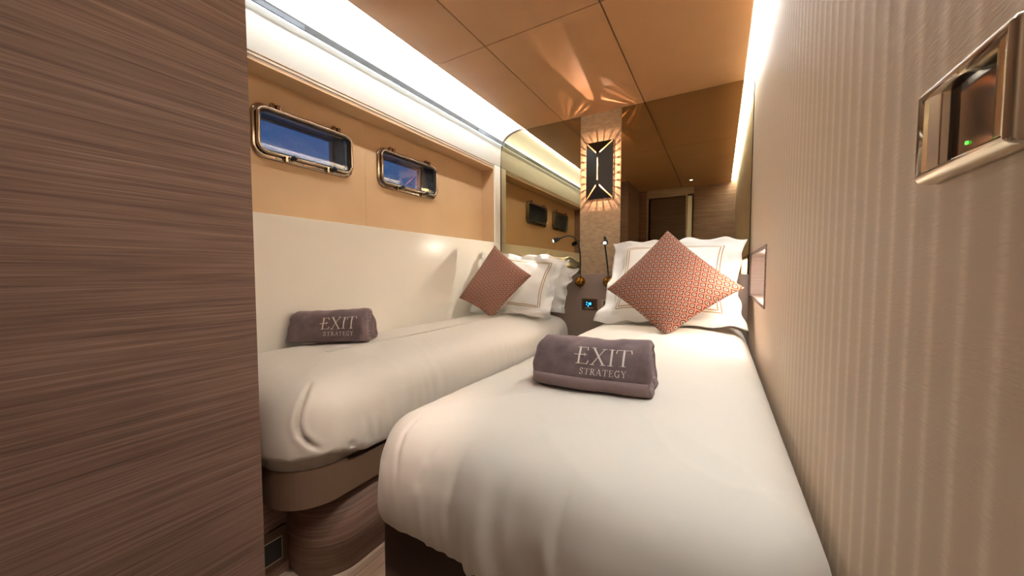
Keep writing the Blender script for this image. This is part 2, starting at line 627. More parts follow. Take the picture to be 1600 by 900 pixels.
# right wall around the lit niche
NY0, NY1, NZ0, NZ1 = 1.63, 2.37, H - 0.133, H + 0.090
rw = bmesh.new()
add_box(rw, XR, XR + 0.14, YF - 0.1, NY0, 0, ZC + 0.08)
add_box(rw, XR, XR + 0.14, NY1, YB + 0.1, 0, ZC + 0.08)
add_box(rw, XR, XR + 0.14, NY0, NY1, 0, NZ0)
add_box(rw, XR, XR + 0.14, NY0, NY1, NZ1, ZC + 0.08)
struct(from_bm('wall_right', rw, M['wallpaper']))
# niche lining
nc = empty('wall_niche', (XR, 2.0, NZ0))
tag(nc, 'lit rectangular shelf niche in the ribbed wall beside the pillow', 'niche')
nb = bmesh.new()
t = 0.006
dy0, dy1, dz = NY0 - 2.0, NY1 - 2.0, NZ1 - NZ0
add_box(nb, 0.001, 0.10, dy0, dy0 + t, 0, dz)
add_box(nb, 0.001, 0.10, dy1 - t, dy1, 0, dz)
add_box(nb, 0.001, 0.10, dy0 + t, dy1 - t, 0, t)
add_box(nb, 0.001, 0.10, dy0 + t, dy1 - t, dz - t, dz)
add_box(nb, 0.094, 0.10, dy0 + t, dy1 - t, t, dz - t)
from_bm('lining', nb, M['nichewhite'], nc)
nf = bmesh.new()
e = 0.010
add_box(nf, -0.004, 0.0008, dy0 - e, dy0 + 0.003, -e, dz + e)
add_box(nf, -0.004, 0.0008, dy1 - 0.003, dy1 + e, -e, dz + e)
add_box(nf, -0.004, 0.0008, dy0 + 0.003, dy1 - 0.003, -e, 0.003)
add_box(nf, -0.004, 0.0008, dy0 + 0.003, dy1 - 0.003, dz - 0.003, dz + e)
from_bm('frame', nf, M['wood'], nc)
box('light_strip', 0.020, 0.085, dy0 + t + 0.006, dy0 + 0.22, dz - t - 0.004, dz - t - 0.0005, M['led_niche'], nc)

# rear wall behind the photographer, with its door (seen in the mirrors)
RX0, RX1 = -1.0, XR
DX0, DX1, DZ = -0.90, -0.41, H + 1.015
rb = bmesh.new()
add_box(rb, RX0 - 0.2, DX0, YF - 0.06, YF, 0, ZC + 0.08)
add_box(rb, -0.318, RX1, YF - 0.06, YF, 0, ZC + 0.08)
struct(from_bm('wall_rear', rb, M['wood']))
struct(box('wall_rear_header', DX0, -0.318, YF - 0.06, YF, DZ, ZC + 0.08, M['wood_pale']))
struct(box('wall_corridor', -1.3, 0.4, YF - 0.5, YF - 0.45, 0, ZC + 0.08, M['wood_dark']))
struct(box('ceiling_corridor', -1.3, 0.4, YF - 0.45, YF - 0.061, ZC + 0.0, ZC + 0.05, M['wood_dark']))
struct(box('wall_corridor_left', -1.3, -1.25, YF - 0.45, YF - 0.061, 0, ZC, M['wood_dark']))
struct(box('wall_corridor_right', 0.35, 0.4, YF - 0.45, YF - 0.061, 0, ZC, M['wood_dark']))
dr = struct(box('door_1', DX0 + 0.045, DX1, YF - 0.05, YF - 0.015, 0.01, DZ - 0.03, M['wood_dark'], bevel=0.003))
jb = bmesh.new()
add_box(jb, DX0, DX0 + 0.02, YF - 0.058, YF + 0.004, 0, DZ)
add_box(jb, DX1 + 0.002, DX1 + 0.02, YF - 0.058, YF + 0.006, 0, DZ)
add_box(jb, DX0 + 0.02, DX1 + 0.002, YF - 0.058, YF + 0.004, DZ - 0.014, DZ)
from_bm('door_frame', jb, M['wood_pale'], dr)
struct(box('trim_7', DX1 + 0.022, -0.336, YF - 0.05, YF - 0.03, 0, DZ - 0.02, M['cream']))

# wooden partition at the left, its end reaching into the bed recess
struct(box('wall_partition', -1.82, -1.0, YF, 0.438, 0.0, ZC + 0.08, M['wood'], bevel=0.0015))
struct(box('wall_partition_end', -1.82, -1.10, 0.4385, 0.469, 0.0, 2.12, M['wood']))

# ceiling light slot along the right wall
sl = empty('slot_light', (0.12, 1.2, ZC))
tag(sl, 'bright light slot between the leather ceiling and the ribbed right wall', 'light')
box('housing', 0.094 - 0.12, XR - 0.12 - 0.0005, YF - 1.2, YB - 1.2, 0.050, 0.058, M['white'], sl)
box('inner_lip', 0.094 - 0.12, 0.097 - 0.12, YF - 1.2, YB - 1.2, 0.002, 0.050, M['white'], sl)
box('light_strip', 0.100 - 0.12, XR - 0.004 - 0.12, YF - 1.2, YB - 1.2, 0.030, 0.034, M['led_slot'], sl)

# back wall: plain core, mirrors, textured pillar
struct(box('wall_back', -1.9, 0.4, YB + 0.008, YB + 0.08, 0, 2.14, M['wood_dark']))


def mirror_panel(name, outline, label):
    bm = bmesh.new()
    a = [bm.verts.new((x, YB, z)) for x, z in outline]
    b = [bm.verts.new((x, YB + 0.006, z)) for x, z in outline]
    f = bm.faces.new(a)
    f.material_index = 0
    fb = bm.faces.new(b[::-1])
    fb.material_index = 1
    for i in range(len(a)):
        j = (i + 1) % len(a)
        q = bm.faces.new((a[i], b[i], b[j], a[j]))
        q.material_index = 1
    o = from_bm(name, bm, [M['mirror'], M['mirredge']])
    return tag(o, label, 'mirror')


arc = []
for i in range(13):
    a = R(90 * i / 12)
    arc.append((-1.42 - 0.150 * math.sin(a), ZC - 0.002 - 0.16 * (1 - math.cos(a))))
mz0 = H - 0.10
mirror_panel('wall_mirror', [(-0.886, mz0), (-0.886, ZC - 0.001), (-1.42, ZC - 0.001)] + arc[1:] + [(-1.570, mz0)],
             'bronze tinted mirror with rounded top corner left of the pillar')
mirror_panel('wall_mirror', [(XR - 0.003, mz0), (XR - 0.003, ZC + 0.03), (-0.602, ZC + 0.03), (-0.602, mz0)],
             'bronze tinted mirror between the sconce pillar and the ribbed wall')
# dark bead following the mirror's edge
eb = bmesh.new()
tube(eb, [(-1.571, YB - 0.001, mz0)] + [(x - 0.001, YB - 0.001, z) for x, z in arc[::-1]], 0.0018, 6)
tube(eb, [(XR - 0.0025, YB - 0.001, mz0), (XR - 0.0025, YB - 0.001, ZC + 0.03)], 0.0022, 6)
struct(from_bm('trim_8', eb, M['mirredge']))
struct(box('wall_pillar', -0.888, -0.600, YB - 0.006, YB + 0.0075, H - 0.10, ZC - 0.0005, M['column'], bevel=0.001))

# headboard panel
hbm = box('headboard', XL + 0.001, XR - 0.001, 2.455, YB - 0.0065, 0.30, H - 0.019, M['taupe'], bevel=0.004)
tag(hbm, 'long taupe leather headboard panel under the mirrors, behind both beds', 'headboard')


# ================================================================ PORTHOLES
def porthole_frame(root, w, h, r):
    fl = bmesh.new()
    ring_x(fl, 0, 0, 0, w, h, r, [(0, 0.0), (0, 0.006), (-0.004, 0.012), (-0.018, 0.013), (-0.022, 0.010), (-0.026, 0.006), (-0.029, -0.023), (-0.024, -0.023)])
    return from_bm('window_frame', fl, M['bronze'], root, True)


def porthole(n, y0, y1):
    cy, cz = (y0 + y1) / 2, (zb + zt) / 2
    w, h, r = y1 - y0, zt - zb, 0.052
    root = struct(empty('window_%d' % n, (WX, cy, cz)))
    porthole_frame(root, w, h, r)
    sh = bmesh.new()
    wi, hi = w - 0.024, h - 0.030
    dy, dz = 0.004, 0.004
    ring_x(sh, 0.014, dy, dz, wi, hi, r - 0.010, [(0, 0.0), (0.0, 0.010), (-0.003, 0.014), (-0.007, 0.015), (-0.011, 0.013), (-0.014, 0.007), (-0.0155, 0.0), (-0.010, -0.008)])
    s = from_bm('sash_frame', sh, M['bronze'], root, True)
    gk = bmesh.new()
    ring_x(gk, 0.012, dy, dz, wi - 0.028, hi - 0.028, r - 0.022, [(0.002, 0.0), (0.002, 0.004), (-0.004, 0.0045), (-0.007, 0.0)])
    from_bm('gasket', gk, M['black'], s, True)
    gp = bmesh.new()
    plate_x(gp, 0.010, dy, dz, wi - 0.024, hi - 0.024, r - 0.020, 0.003)
    from_bm('glass_pane', gp, M['glass'], s)
    for sy in (-0.30, 0.30):
        hb_ = bmesh.new()
        yy = sy * w
        add_box(hb_, 0.006, 0.024, yy - 0.020, yy - 0.004, h / 2 - 0.012, h / 2 + 0.010)
        add_box(hb_, 0.010, 0.030, yy + 0.000, yy + 0.016, h / 2 - 0.018, h / 2 + 0.006)
        tube(hb_, [(0.018, yy - 0.022, h / 2 + 0.004), (0.018, yy + 0.020, h / 2 + 0.004)], 0.004, 8)
        from_bm('hinge', hb_, M['bronze'], root, bevel=0.0015)
    for sy in (-0.17, 0.24):
        lt = bmesh.new()
        yy = sy * w
        add_box(lt, 0.004, 0.030, yy - 0.030, yy - 0.018, -h / 2 + 0.002, -h / 2 + 0.024)
        add_box(lt, 0.012, 0.034, yy - 0.016, yy + 0.006, -h / 2 + 0.006, -h / 2 + 0.020)
        tube(lt, [(0.024, yy - 0.032, -h / 2 + 0.012), (0.024, yy + 0.010, -h / 2 + 0.012)], 0.0045, 8)
        l = from_bm('latch', lt, M['bronze'], root, bevel=0.0015)
        kb = bmesh.new()
        tube(kb, [(0.028, yy - 0.002, -h / 2 + 0.020), (0.036, yy - 0.001, -h / 2 + 0.021), (0.046, yy, -h / 2 + 0.022), (0.052, yy, -h / 2 + 0.0225)], [0.006, 0.0125, 0.0125, 0.007], 16)
        k = from_bm('knob', kb, M['black'], l, True)
        k['label'] = 'black knob'
    sc = bmesh.new()
    for yy in [-0.42, -0.3, -0.05, 0.1, 0.36, 0.45]:
        disc_x(sc, (0.0125, yy * w, -h / 2 + 0.011 if abs(yy) < 0.40 else -h / 2 + 0.02), 0.003, 0.0012, 10)
    from_bm('screw', sc, M['greydk'], root)
    return root


porthole(1, *w1)
porthole(2, *w2)


# ================================================================ BEDS
def arc_pts(cx, cy, r, a0, a1, n=12):
    return [(cx + r * math.cos(R(a0 + (a1 - a0) * i / n)), cy + r * math.sin(R(a0 + (a1 - a0) * i / n))) for i in range(n + 1)]


bedL = empty('single_bed', (-1.26, 0.5, 0))
tag(bedL, 'left single bed with leather platform on a curved wooden base under the portholes', 'bed')


def off(pts, o):
    return [(x - o[0], y - o[1]) for x, y in pts]


oL = (-1.26, 0.5)
# platform: inner core plus an outer skin with a finger notch in its top edge
rp = 0.115
core = off([(XL + 0.002, 2.45), (-0.975, 2.45)] + arc_pts(-0.975 - rp, 0.515 + rp, rp, 0, -90) + [(XL + 0.002, 0.515)], oL)
pb = bmesh.new()
zp0, zp1 = H - 0.665, H - 0.530
prism(pb, core, zp0, zp1)
skin = []
Y0n, Y1n = 0.636, 0.86
ypts = [2.45, 1.8, 1.2, Y1n + 0.012, Y1n, Y1n - 0.008, Y0n + 0.03, Y0n + 0.012, Y0n + 0.003, Y0n, Y0n - 0.004]
out_pts = [(-0.950, y) for y in ypts] + arc_pts(-0.950 - 0.13, 0.488 + 0.13, 0.13, 0, -90, 14) + [(XL + 0.002, 0.488)]
in_pts = [(-0.972, y) for y in ypts] + arc_pts(-0.972 - 0.11, 0.510 + 0.11, 0.11, 0, -90, 14) + [(XL + 0.002, 0.510)]


def ztop(i):
    if i < len(ypts):
        y = ypts[i]
        if Y0n + 0.02 <= y <= Y1n - 0.006:
            return zp1 - 0.045
        if Y0n <= y < Y0n + 0.02:
            return zp1 - (0.040 if y > Y0n + 0.01 else 0.026 if y > Y0n + 0.001 else 0.01)
        if y <= Y1n and y > Y1n - 0.006:
            return zp1 - 0.03
    return zp1


rows = []
for i, (o_, n_) in enumerate(zip(out_pts, in_pts)):
    zt_ = ztop(i)
    rows.append([pb.verts.new((o_[0] - oL[0], o_[1] - oL[1], zp0)), pb.verts.new((o_[0] - oL[0], o_[1] - oL[1], zt_)),
                 pb.verts.new((n_[0] - oL[0], n_[1] - oL[1], zt_)), pb.verts.new((n_[0] - oL[0], n_[1] - oL[1], zp0))])
for i in range(len(rows) - 1):
    for k in range(4):
        pb.faces.new((rows[i][k], rows[i + 1][k], rows[i + 1][(k + 1) % 4], rows[i][(k + 1) % 4]))
pb.faces.new(rows[0])
pb.faces.new(rows[-1][::-1])
from_bm('bed_platform', pb, M['platform'], bedL)
# curved wooden base
bb = bmesh.new()
prism(bb, off([(XL + 0.002, 2.45), (-0.973, 2.45)] + arc_pts(-0.973 - 0.13, 0.565 + 0.13, 0.13, 0, -90, 20) + [(XL + 0.002, 0.565)], oL), 0.0, zp0)
o = from_bm('bed_base', bb, M['wood'], bedL)
for p in o.data.polygons:
    p.use_smooth = abs(p.normal.z) < 0.5 and True
# low panel carrying the socket, between the partition and the curved base
struct(box('wall_partition_low', -1.40, -1.14, 0.4695, 0.5645, 0.0, zp0 - 0.001, M['wood']))

bedR = empty('single_bed', (-0.27, 0.5, 0))
tag(bedR, 'nearest single bed with dark leather base against the ribbed right wall', 'bed')
oR = (-0.27, 0.5)
rb_ = bmesh.new()
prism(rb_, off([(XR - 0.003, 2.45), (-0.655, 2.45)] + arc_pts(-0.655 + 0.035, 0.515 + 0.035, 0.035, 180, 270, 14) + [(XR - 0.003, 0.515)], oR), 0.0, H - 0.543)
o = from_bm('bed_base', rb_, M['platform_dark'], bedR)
for p in o.data.polygons:
    p.use_smooth = abs(p.normal.z) < 0.5


def duvet(name, x0, x1, y0, y1, rc, zhem, ztop_, m, folds, seed, label, crease=None, crown=0.012, lift_=0.0, lip_=0.004, wall_=0, wk_=0.35):
    """rc = corner radii (x1y0, x1y1, x0y1, x0y0). Closed padded slab whose rounded edge falls to the hem."""
    cx, cy = (x0 + x1) / 2, (y0 + y1) / 2
    a, b = (x1 - x0) / 2, (y1 - y0) / 2
    # profile from underside centre, hem, up the side, over the shoulder, to the middle of the top
    zu = zhem + lip_
    raw = [(a * 0.96, zu), (0.10, zu), (0.020, zu), (0.015, zhem + 0.004), (0.010, zhem), (0.004, zhem + 0.02), (-0.001, zhem + 0.27 * (ztop_ - zhem)), (0.000, zhem + 0.44 * (ztop_ - zhem)),
           (0.008, ztop_ - 0.092), (0.027, ztop_ - 0.056), (0.060, ztop_ - 0.028), (0.110, ztop_ - 0.009), (0.17, ztop_), (0.24, ztop_ + crown * 0.6),
           (0.31, ztop_ + crown), (a * 0.97, ztop_ + crown)]

    def catmull(P, n):
        out = []
        for i in range(len(P) - 1):
            p0, p1, p2, p3 = P[max(i - 1, 0)], P[i], P[i + 1], P[min(i + 2, len(P) - 1)]
            for k in range(n):
                t_ = k / n
                out.append(tuple(0.5 * ((2 * p1[j]) + (-p0[j] + p2[j]) * t_ + (2 * p0[j] - 5 * p1[j] + 4 * p2[j] - p3[j]) * t_ ** 2 + (-p0[j] + 3 * p1[j] - 3 * p2[j] + p3[j]) * t_ ** 3) for j in range(2)))
        out.append(P[-1])
        return out
    prof_ = raw[:3] + catmull(raw[3:], 9)
    bm = bmesh.new()

    def ring(t_, z):
        tt = min(t_, a * 0.97)
        pts = []
        corners = [(1, -1, rc[0], 270), (1, 1, rc[1], 0), (-1, 1, rc[2], 90), (-1, -1, rc[3], 180)]
        ring_ = []
        for sx_, sy_, r_, a0 in corners:
            rr = max(r_ - tt, 0.002)
            ax, by = a - max(tt, 0), b - max(tt, 0)
            if tt < 0:
                ax, by = a - tt, b - tt
                rr = r_ - tt
            ccx, ccy = sx_ * (ax - rr), sy_ * (by - rr)
            for i in range(49):
                an = R(a0 + 90 * i / 48)
                ring_.append((ccx + rr * math.cos(an), ccy + rr * math.sin(an)))
        # resample straight runs
        out = []
        n_ = len(ring_)
        for i in range(n_):
            p, q = ring_[i], ring_[(i + 1) % n_]
            out.append(p)
            if i % 49 == 48:
                k_ = 190 if (i // 49) in (0, 2) else 100
                for j in range(1, k_):
                    f = j / k_
                    out.append((p[0] + (q[0] - p[0]) * f, p[1] + (q[1] - p[1]) * f))
        def pull(px):
            # the side pressed against the wall keeps its height almost to the edge
            sgn = 1 if px > 0 else -1
            if sgn != wall_ or tt <= 0:
                return px
            t2 = wk_ * tt if tt <= 0.17 else wk_ * 0.17 + (tt - 0.17) * (a - wk_ * 0.17) / (a - 0.17)
            return px * (a - t2) / max(a - tt, 1e-4)
        return [Vector((cx + pull(px), cy + py, z)) for px, py in out]
    R_ = [ring(t_, z) for t_, z in prof_]
    nR, nP = len(R_), len(R_[0])
    # normals by finite differences, then wrinkle displacement
    D_ = [[None] * nP for _ in range(nR)]
    base_r = ring(0.03, 0)
    S_ = [0.0]
    for j in range(1, nP):
        S_.append(S_[-1] + (base_r[j] - base_r[j - 1]).length)
    for i in range(nR):
        for j in range(nP):
            p = R_[i][j]
            du = R_[i][(j + 1) % nP] - R_[i][j - 1]
            dv = R_[min(i + 1, nR - 1)][j] - R_[max(i - 1, 0)][j]
            n_ = du.cross(dv)
            n_ = n_.normalized() if n_.length > 1e-9 else Vector((0, 0, 1))
            if prof_[i][0] > 0.16 and i > 8:
                n_ = Vector((0, 0, 1))
            if i < 4:
                D_[i][j] = p
                continue
            side = max(0.0, min(1.0, (ztop_ + 0.0 - p.z) / 0.14))
            s_ = p.x * 1.0 + p.y * 1.0
            fo = noise.noise(Vector((p.x * 7.5, p.y * 7.5, p.z * 2.2 + seed)))
            fo2 = noise.noise(Vector((p.x * 19, p.y * 19, p.z * 4.0 + seed * 2)))
            big = noise.noise(Vector((p.x * 2.6, p.y * 2.2, p.z * 2.0 + seed * 3)))
            top = noise.noise(Vector((p.x * 5.0 + p.y * 2, p.y * 3.0 - p.x, seed * 5.0)))
            tiny = noise.noise(Vector((p.x * 40, p.y * 22, p.z * 12 + seed)))
            rt = 1 - abs(noise.noise(Vector((p.x * 3.0 + p.y * 4.5, p.y * 3.5 - p.x * 2, seed * 4.1)))) * 2
            rt = max(0.0, rt) ** 8
            sa = S_[j]
            low = max(0.0, min(1.0, (zhem + 0.17 - p.z) / 0.17))
            sk = sa + (p.z - zhem) * 0.35 * noise.noise(Vector((sa * 3, 0, seed)))
            amp_ = max(0.15, min(1.0, 0.55 + 1.3 * noise.noise(Vector((sa * 2.7, p.z * 3, seed + 4)))))
            n1_ = noise.noise(Vector((sk * 24, p.z * 3.0, seed + 1)))
            n2_ = noise.noise(Vector((sk * 55, p.z * 5.0, seed + 2)))
            rg = max(0.0, 1 - abs(noise.noise(Vector((sk * 11, p.z * 2.2, seed + 3)))) * 3.5) ** 2
            d_ = folds * side * amp_ * (0.0055 * n1_ + 0.0022 * n2_ * (0.3 + low) + 0.0045 * rg * (0.4 + 0.6 * low) + 0.006 * fo) + 0.005 * big + (1 - side) * (0.003 * top + 0.0012 * rt)
            # pinched gathers just above the hem
            gk = max(0.0, 1 - abs(p.z - zhem - 0.03) / 0.06)
            d_ += folds * 0.006 * gk * max(0.0, noise.noise(Vector((sa * 30, p.z * 6, seed + 7)))) 
            if p.x < XL + 0.06 or p.x > XR - 0.07:
                d_ = d_ * max(0.0, min(1.0, min((p.x - XL) / 0.06, (XR - p.x) / 0.07)))
            hemk = max(0.0, 1 - (p.z - zhem) / 0.05)
            hem_z = 0.006 * hemk * noise.noise(Vector((p.x * 9, p.y * 9, seed))) + lift_ * hemk * max(0.0, min(1.0, (0.70 - p.y) / 0.12))
            if crease:
                for (poly, amp, wd) in crease:
                    dm = 9.0
                    np_ = len(poly) - 1
                    tp = 1.0
                    for qi, (q0, q1) in enumerate(zip(poly[:-1], poly[1:])):
                        q0, q1 = Vector(q0), Vector(q1)
                        e_ = q1 - q0
                        t_ = max(0, min(1, (p - q0).dot(e_) / e_.length_squared))
                        dd_ = (p - q0 - e_ * t_).length
                        if dd_ < dm:
                            dm = dd_
                            fr_ = (qi + t_) / np_
                            tp = min(1.0, fr_ / 0.35, (1 - fr_) / 0.2)
                    d_ += -tp * amp * math.exp(-(dm / wd) ** 2) + tp * amp * 0.18 * math.exp(-((dm - wd * 2.4) / (wd * 1.7)) ** 2)
            D_[i][j] = p + n_ * d_ + Vector((0, 0, hem_z))
    vv = [[bm.verts.new(p) for p in row] for row in D_]
    for i in range(nR - 1):
        for j in range(nP):
            bm.faces.new((vv[i][j], vv[i][(j + 1) % nP], vv[i + 1][(j + 1) % nP], vv[i + 1][j]))
    bm.faces.new(vv[0][::-1])
    bm.faces.new(vv[-1])
    lo = Vector((cx, cy, zhem))
    bmesh.ops.translate(bm, verts=bm.verts, vec=-lo)
    o = from_bm(name, bm, m, None, True)
    o.location = lo
    return tag(o, label, 'duvet')


ZT = H - 0.312
creaseL = [([(-1.030, 0.590, 0.603), (-1.012, 0.567, 0.595), (-0.993, 0.543, 0.571), (-0.985, 0.526, 0.542), (-0.98, 0.517, 0.516), (-0.972, 0.522, 0.484), (-0.954, 0.537, 0.455), (-0.936, 0.562, 0.430)], 0.017, 0.0055),
           ([(-0.931, 0.690, 0.500), (-0.930, 0.705, 0.430), (-0.933, 0.715, 0.390)], 0.006, 0.008),
           ([(-0.93, 0.64, 0.43), (-0.94, 0.65, 0.39)], 0.008, 0.007), ([(-0.93, 0.735, 0.47), (-0.94, 0.745, 0.39)], 0.006, 0.007)]
creaseR = [([(-0.199, 0.560, 0.603), (-0.203, 0.512, 0.574), (-0.207, 0.485, 0.532), (-0.21, 0.473, 0.473)], 0.006, 0.007),
           ([(-0.556, 0.621, 0.617), (-0.574, 0.567, 0.605), (-0.576, 0.525, 0.585), (-0.567, 0.498, 0.557), (-0.553, 0.479, 0.523), (-0.548, 0.470, 0.48)], 0.0035, 0.006),
           ([(-0.414, 0.545, 0.596), (-0.416, 0.498, 0.554), (-0.418, 0.476, 0.505), (-0.424, 0.474, 0.438)], 0.005, 0.010),
           ([(-0.480, 0.530, 0.592), (-0.490, 0.490, 0.550), (-0.495, 0.474, 0.500)], 0.005, 0.009),
           ([(-0.304, 0.518, 0.578), (-0.318, 0.479, 0.526), (-0.322, 0.469, 0.477), (-0.352, 0.472, 0.42)], 0.004, 0.010)]
duvet('duvet', XL + 0.016, -0.932, 0.470, 2.436, (0.15, 0.06, 0.05, 0.10), H - 0.556, ZT, M['linen'], 1.0, 3.1,
      'plump white duvet on the left bed under the portholes', creaseL, lift_=0.036, lip_=0.0275, wall_=-1)
duvet('duvet', -0.690, XR - 0.007, 0.478, 2.436, (0.12, 0.05, 0.06, 0.14), H - 0.533, ZT, M['linen'], 1.7, 11.7,
      'plump white duvet on the nearest bed along the ribbed wall', creaseR, wall_=1, wk_=0.6)


# ================================================================ PILLOWS
def pillow(corners, thick, mats, flange=0.0, pinch=0.05, seed=1.0, wr_amp=0.006, n=44, wavy=0.0, dent=None):
    """corners TL, TR, BR, BL (Vectors). returns mesh with UV + a surface function for the front."""
    TL, TR, BR, BL = [Vector(c) for c in corners]
    ctr = (TL + TR + BR + BL) / 4
    nn = ((TR - TL) + (BR - BL)).cross((TL - BL) + (TR - BR)).normalized()
    if nn.y > 0:
        nn = -nn

    def flat(u, v):
        # pull the middle of each side inwards, leaving the corners as ears
        uu, vv_ = u * 2 - 1, v * 2 - 1
        k, k2 = pinch if isinstance(pinch, tuple) else (pinch, pinch)
        uu2 = uu * (1 - k * (1 - vv_ * vv_))
        vv2 = vv_ * (1 - k2 * (1 - uu * uu))
        u2, v2 = (uu2 + 1) / 2, (vv2 + 1) / 2
        return (BL * (1 - u2) + BR * u2) * (1 - v2) + (TL * (1 - u2) + TR * u2) * v2

    def prof_(u, v):
        f = flange
        a_ = min(u - f, 1 - f - u) / (0.5 - f)
        b_ = min(v - f, 1 - f - v) / (0.5 - f)
        if a_ <= 0 or b_ <= 0:
            return 0.0
        return (1 - (1 - a_) ** 2.4) ** 0.5 * (1 - (1 - b_) ** 2.4) ** 0.5

    def surf(u, v, side=1, lift=0.0):
        p = flat(u, v)
        h = prof_(u, v)
        w_ = noise.noise(Vector((u * 5, v * 5, seed))) * 0.6 + noise.noise(Vector((u * 13, v * 11, seed * 2))) * 0.4
        edge = 1 - h
        # radiating pulls towards the corners
        d = nn * (side * (thick / 2 * h + 0.0016 + wr_amp * w_ * (0.3 + edge)) + lift)
        wv = Vector((0, 0, 0))
        if wavy:
            q = max(0.0, 1 - h * 2)
            wv = nn * (wavy * q * noise.noise(Vector((u * 6, v * 6, seed + 9))) * 2) + (p - ctr).normalized() * (wavy * 0.6 * q * noise.noise(Vector((u * 8, v * 8, seed + 5))))
        r = p + d + wv
        if dent:
            r = r + dent(u, v, side)
        return r
    bm = bmesh.new()
    uvl = bm.loops.layers.uv.new('UVMap')
    G = {}
    for side in (1, -1):
        for i in range(n + 1):
            for j in range(n + 1):
                G[side, i, j] = bm.verts.new(surf(i / n, j / n, side))
    for side in (1, -1):
        for i in range(n):
            for j in range(n):
                ids = [(i, j), (i + 1, j), (i + 1, j + 1), (i, j + 1)]
                if side < 0:
                    ids = ids[::-1]
                f = bm.faces.new([G[side, a_, b_] for a_, b_ in ids])
                f.material_index = 0 if side > 0 else len(mats) - 1
                for lp_, (a_, b_) in zip(f.loops, ids):
                    lp_[uvl].uv = (a_ / n, b_ / n)
    per = [(i, 0) for i in range(n)] + [(n, j) for j in range(n)] + [(i, n) for i in range(n, 0, -1)] + [(0, j) for j in range(n, 0, -1)]
    for k in range(len(per)):
        p, q = per[k], per[(k + 1) % len(per)]
        f = bm.faces.new((G[1, *p], G[-1, *p], G[-1, *q], G[1, *q]))
        f.material_index = 0
        for lp_, (a_, b_) in zip(f.loops, (p, p, q, q)):
            lp_[uvl].uv = (a_ / n, b_ / n)
    return bm, surf, ctr


def rel(c):
    return Vector((c[0], c[1], c[2] + H))


def place(bm, o_):
    bmesh.ops.translate(bm, verts=bm.verts, vec=-o_)


def ribbon(bm, surf, path, w, lift, o_):
    """thin raised strip along uv path on a front surface"""
    P = [surf(u, v, 1, lift) - o_ for u, v in path]
    rows_ = []
    for i in range(len(P)):
        t_ = (P[min(i + 1, len(P) - 1)] - P[max(i - 1, 0)])
        t_ = t_.normalized() if t_.length > 1e-9 else Vector((1, 0, 0))
        u, v = path[i]
        n_ = (surf(min(u + .01, 1), v) - surf(max(u - .01, 0), v)).cross(surf(u, min(v + .01, 1)) - surf(u, max(v - .01, 0))).normalized()
        if n_.y > 0:
            n_ = -n_
        s = t_.cross(n_).normalized() * w / 2
        rows_.append((bm.verts.new(P[i] - s), bm.verts.new(P[i] - s * 0.4 + n_ * 0.0008), bm.verts.new(P[i] + s * 0.4 + n_ * 0.0008), bm.verts.new(P[i] + s)))
    for i in range(len(rows_) - 1):
        for k in range(3):
            bm.faces.new((rows_[i][k], rows_[i + 1][k], rows_[i + 1][k + 1], rows_[i][k + 1]))


def sham(corners, thick, label, seed, lines=True, flange=0.085, wavy=0.028, dent=None):
    cs = [rel(c) for c in corners]
    bm, surf, ctr = pillow(cs, thick, [M['sham']], flange, (0.125, 0.035), seed, 0.010, 60, wavy, dent)
    base = Vector((ctr.x, ctr.y, min(c.z for c in cs)))
    place(bm, base)
    o = from_bm('pillow', bm, M['sham'], None, True)
    o.location = base
    tag(o, label, 'pillow')
    if lines:
        eb_ = bmesh.new()
        for f in (flange + 0.045, flange + 0.066):
            path = []
            K = 50
            for i in range(K):
                path.append((f + (1 - 2 * f) * i / K, f))
            for i in range(K):
                path.append((1 - f, f + (1 - 2 * f) * i / K))
            for i in range(K):
                path.append((1 - f - (1 - 2 * f) * i / K, 1 - f))
            for i in range(K + 1):
                path.append((f, 1 - f - (1 - 2 * f) * i / K))
            ribbon(eb_, surf, path, 0.0058, 0.0006, base)
        e_ = from_bm('embroidered_border', eb_, M['embroid'], o, True)
        e_['label'] = 'beige double line border'
    return o


sham([(-0.615, 2.37, 0.190), (0.134, 2.37, 0.192), (0.128, 2.02, -0.292), (-0.640, 2.04, -0.292)], 0.15,
     'white flanged pillow with double beige border on the nearest bed', 2.3)
sham([(-1.555, 2.20, 0.150), (-0.905, 2.33, 0.084), (-0.915, 2.055, -0.305), (-1.54, 2.03, -0.292)], 0.13,
     'front white pillow with double beige border on the left bed', 7.7)
sham([(-1.50, 2.425, 0.075), (-0.862, 2.41, 0.020), (-0.93, 2.33, -0.300), (-1.50, 2.30, -0.290)], 0.09,
     'plain white pillow tucked behind the bordered one on the left bed', 5.1, lines=False, flange=0.06)


def cushion(corners, thick, label, seed):
    cs = [rel(c) for c in corners]          # order: top, right, bottom, left -> used as TL,TR,BR,BL of the square

    def dent(u, v, side):
        # bottom ear folds where the cushion stands on the bed
        k = max(0.0, 1 - math.hypot(1 - u, v) / 0.16)
        return Vector((0, -0.018 * k * side, 0.022 * k * k))
    bm, surf, ctr = pillow(cs, thick, [M['cushion'], M['cushback']], 0.0, 0.055, seed, 0.004, 48, 0.0, dent)
    base = Vector((ctr.x, ctr.y, min(c.z for c in cs)))
    place(bm, base)
    o = from_bm('throw_cushion', bm, [M['cushion'], M['cushback']], None, True)
    o.location = base
    return tag(o, label, 'cushion')


cushion([(-0.241, 2.02, 0.212), (0.098, 1.93, -0.077), (-0.212, 1.80, -0.312), (-0.530, 1.93, -0.100)], 0.15,
        'rust red ogee patterned cushion standing on its corner on the nearest bed', 4.2)
cushion([(-1.360, 2.08, 0.180), (-1.050, 2.04, -0.030), (-1.235, 1.86, -0.300), (-1.500, 1.86, -0.180)], 0.13,
        'rust red ogee patterned cushion leaning on the pillow of the left bed', 8.4)


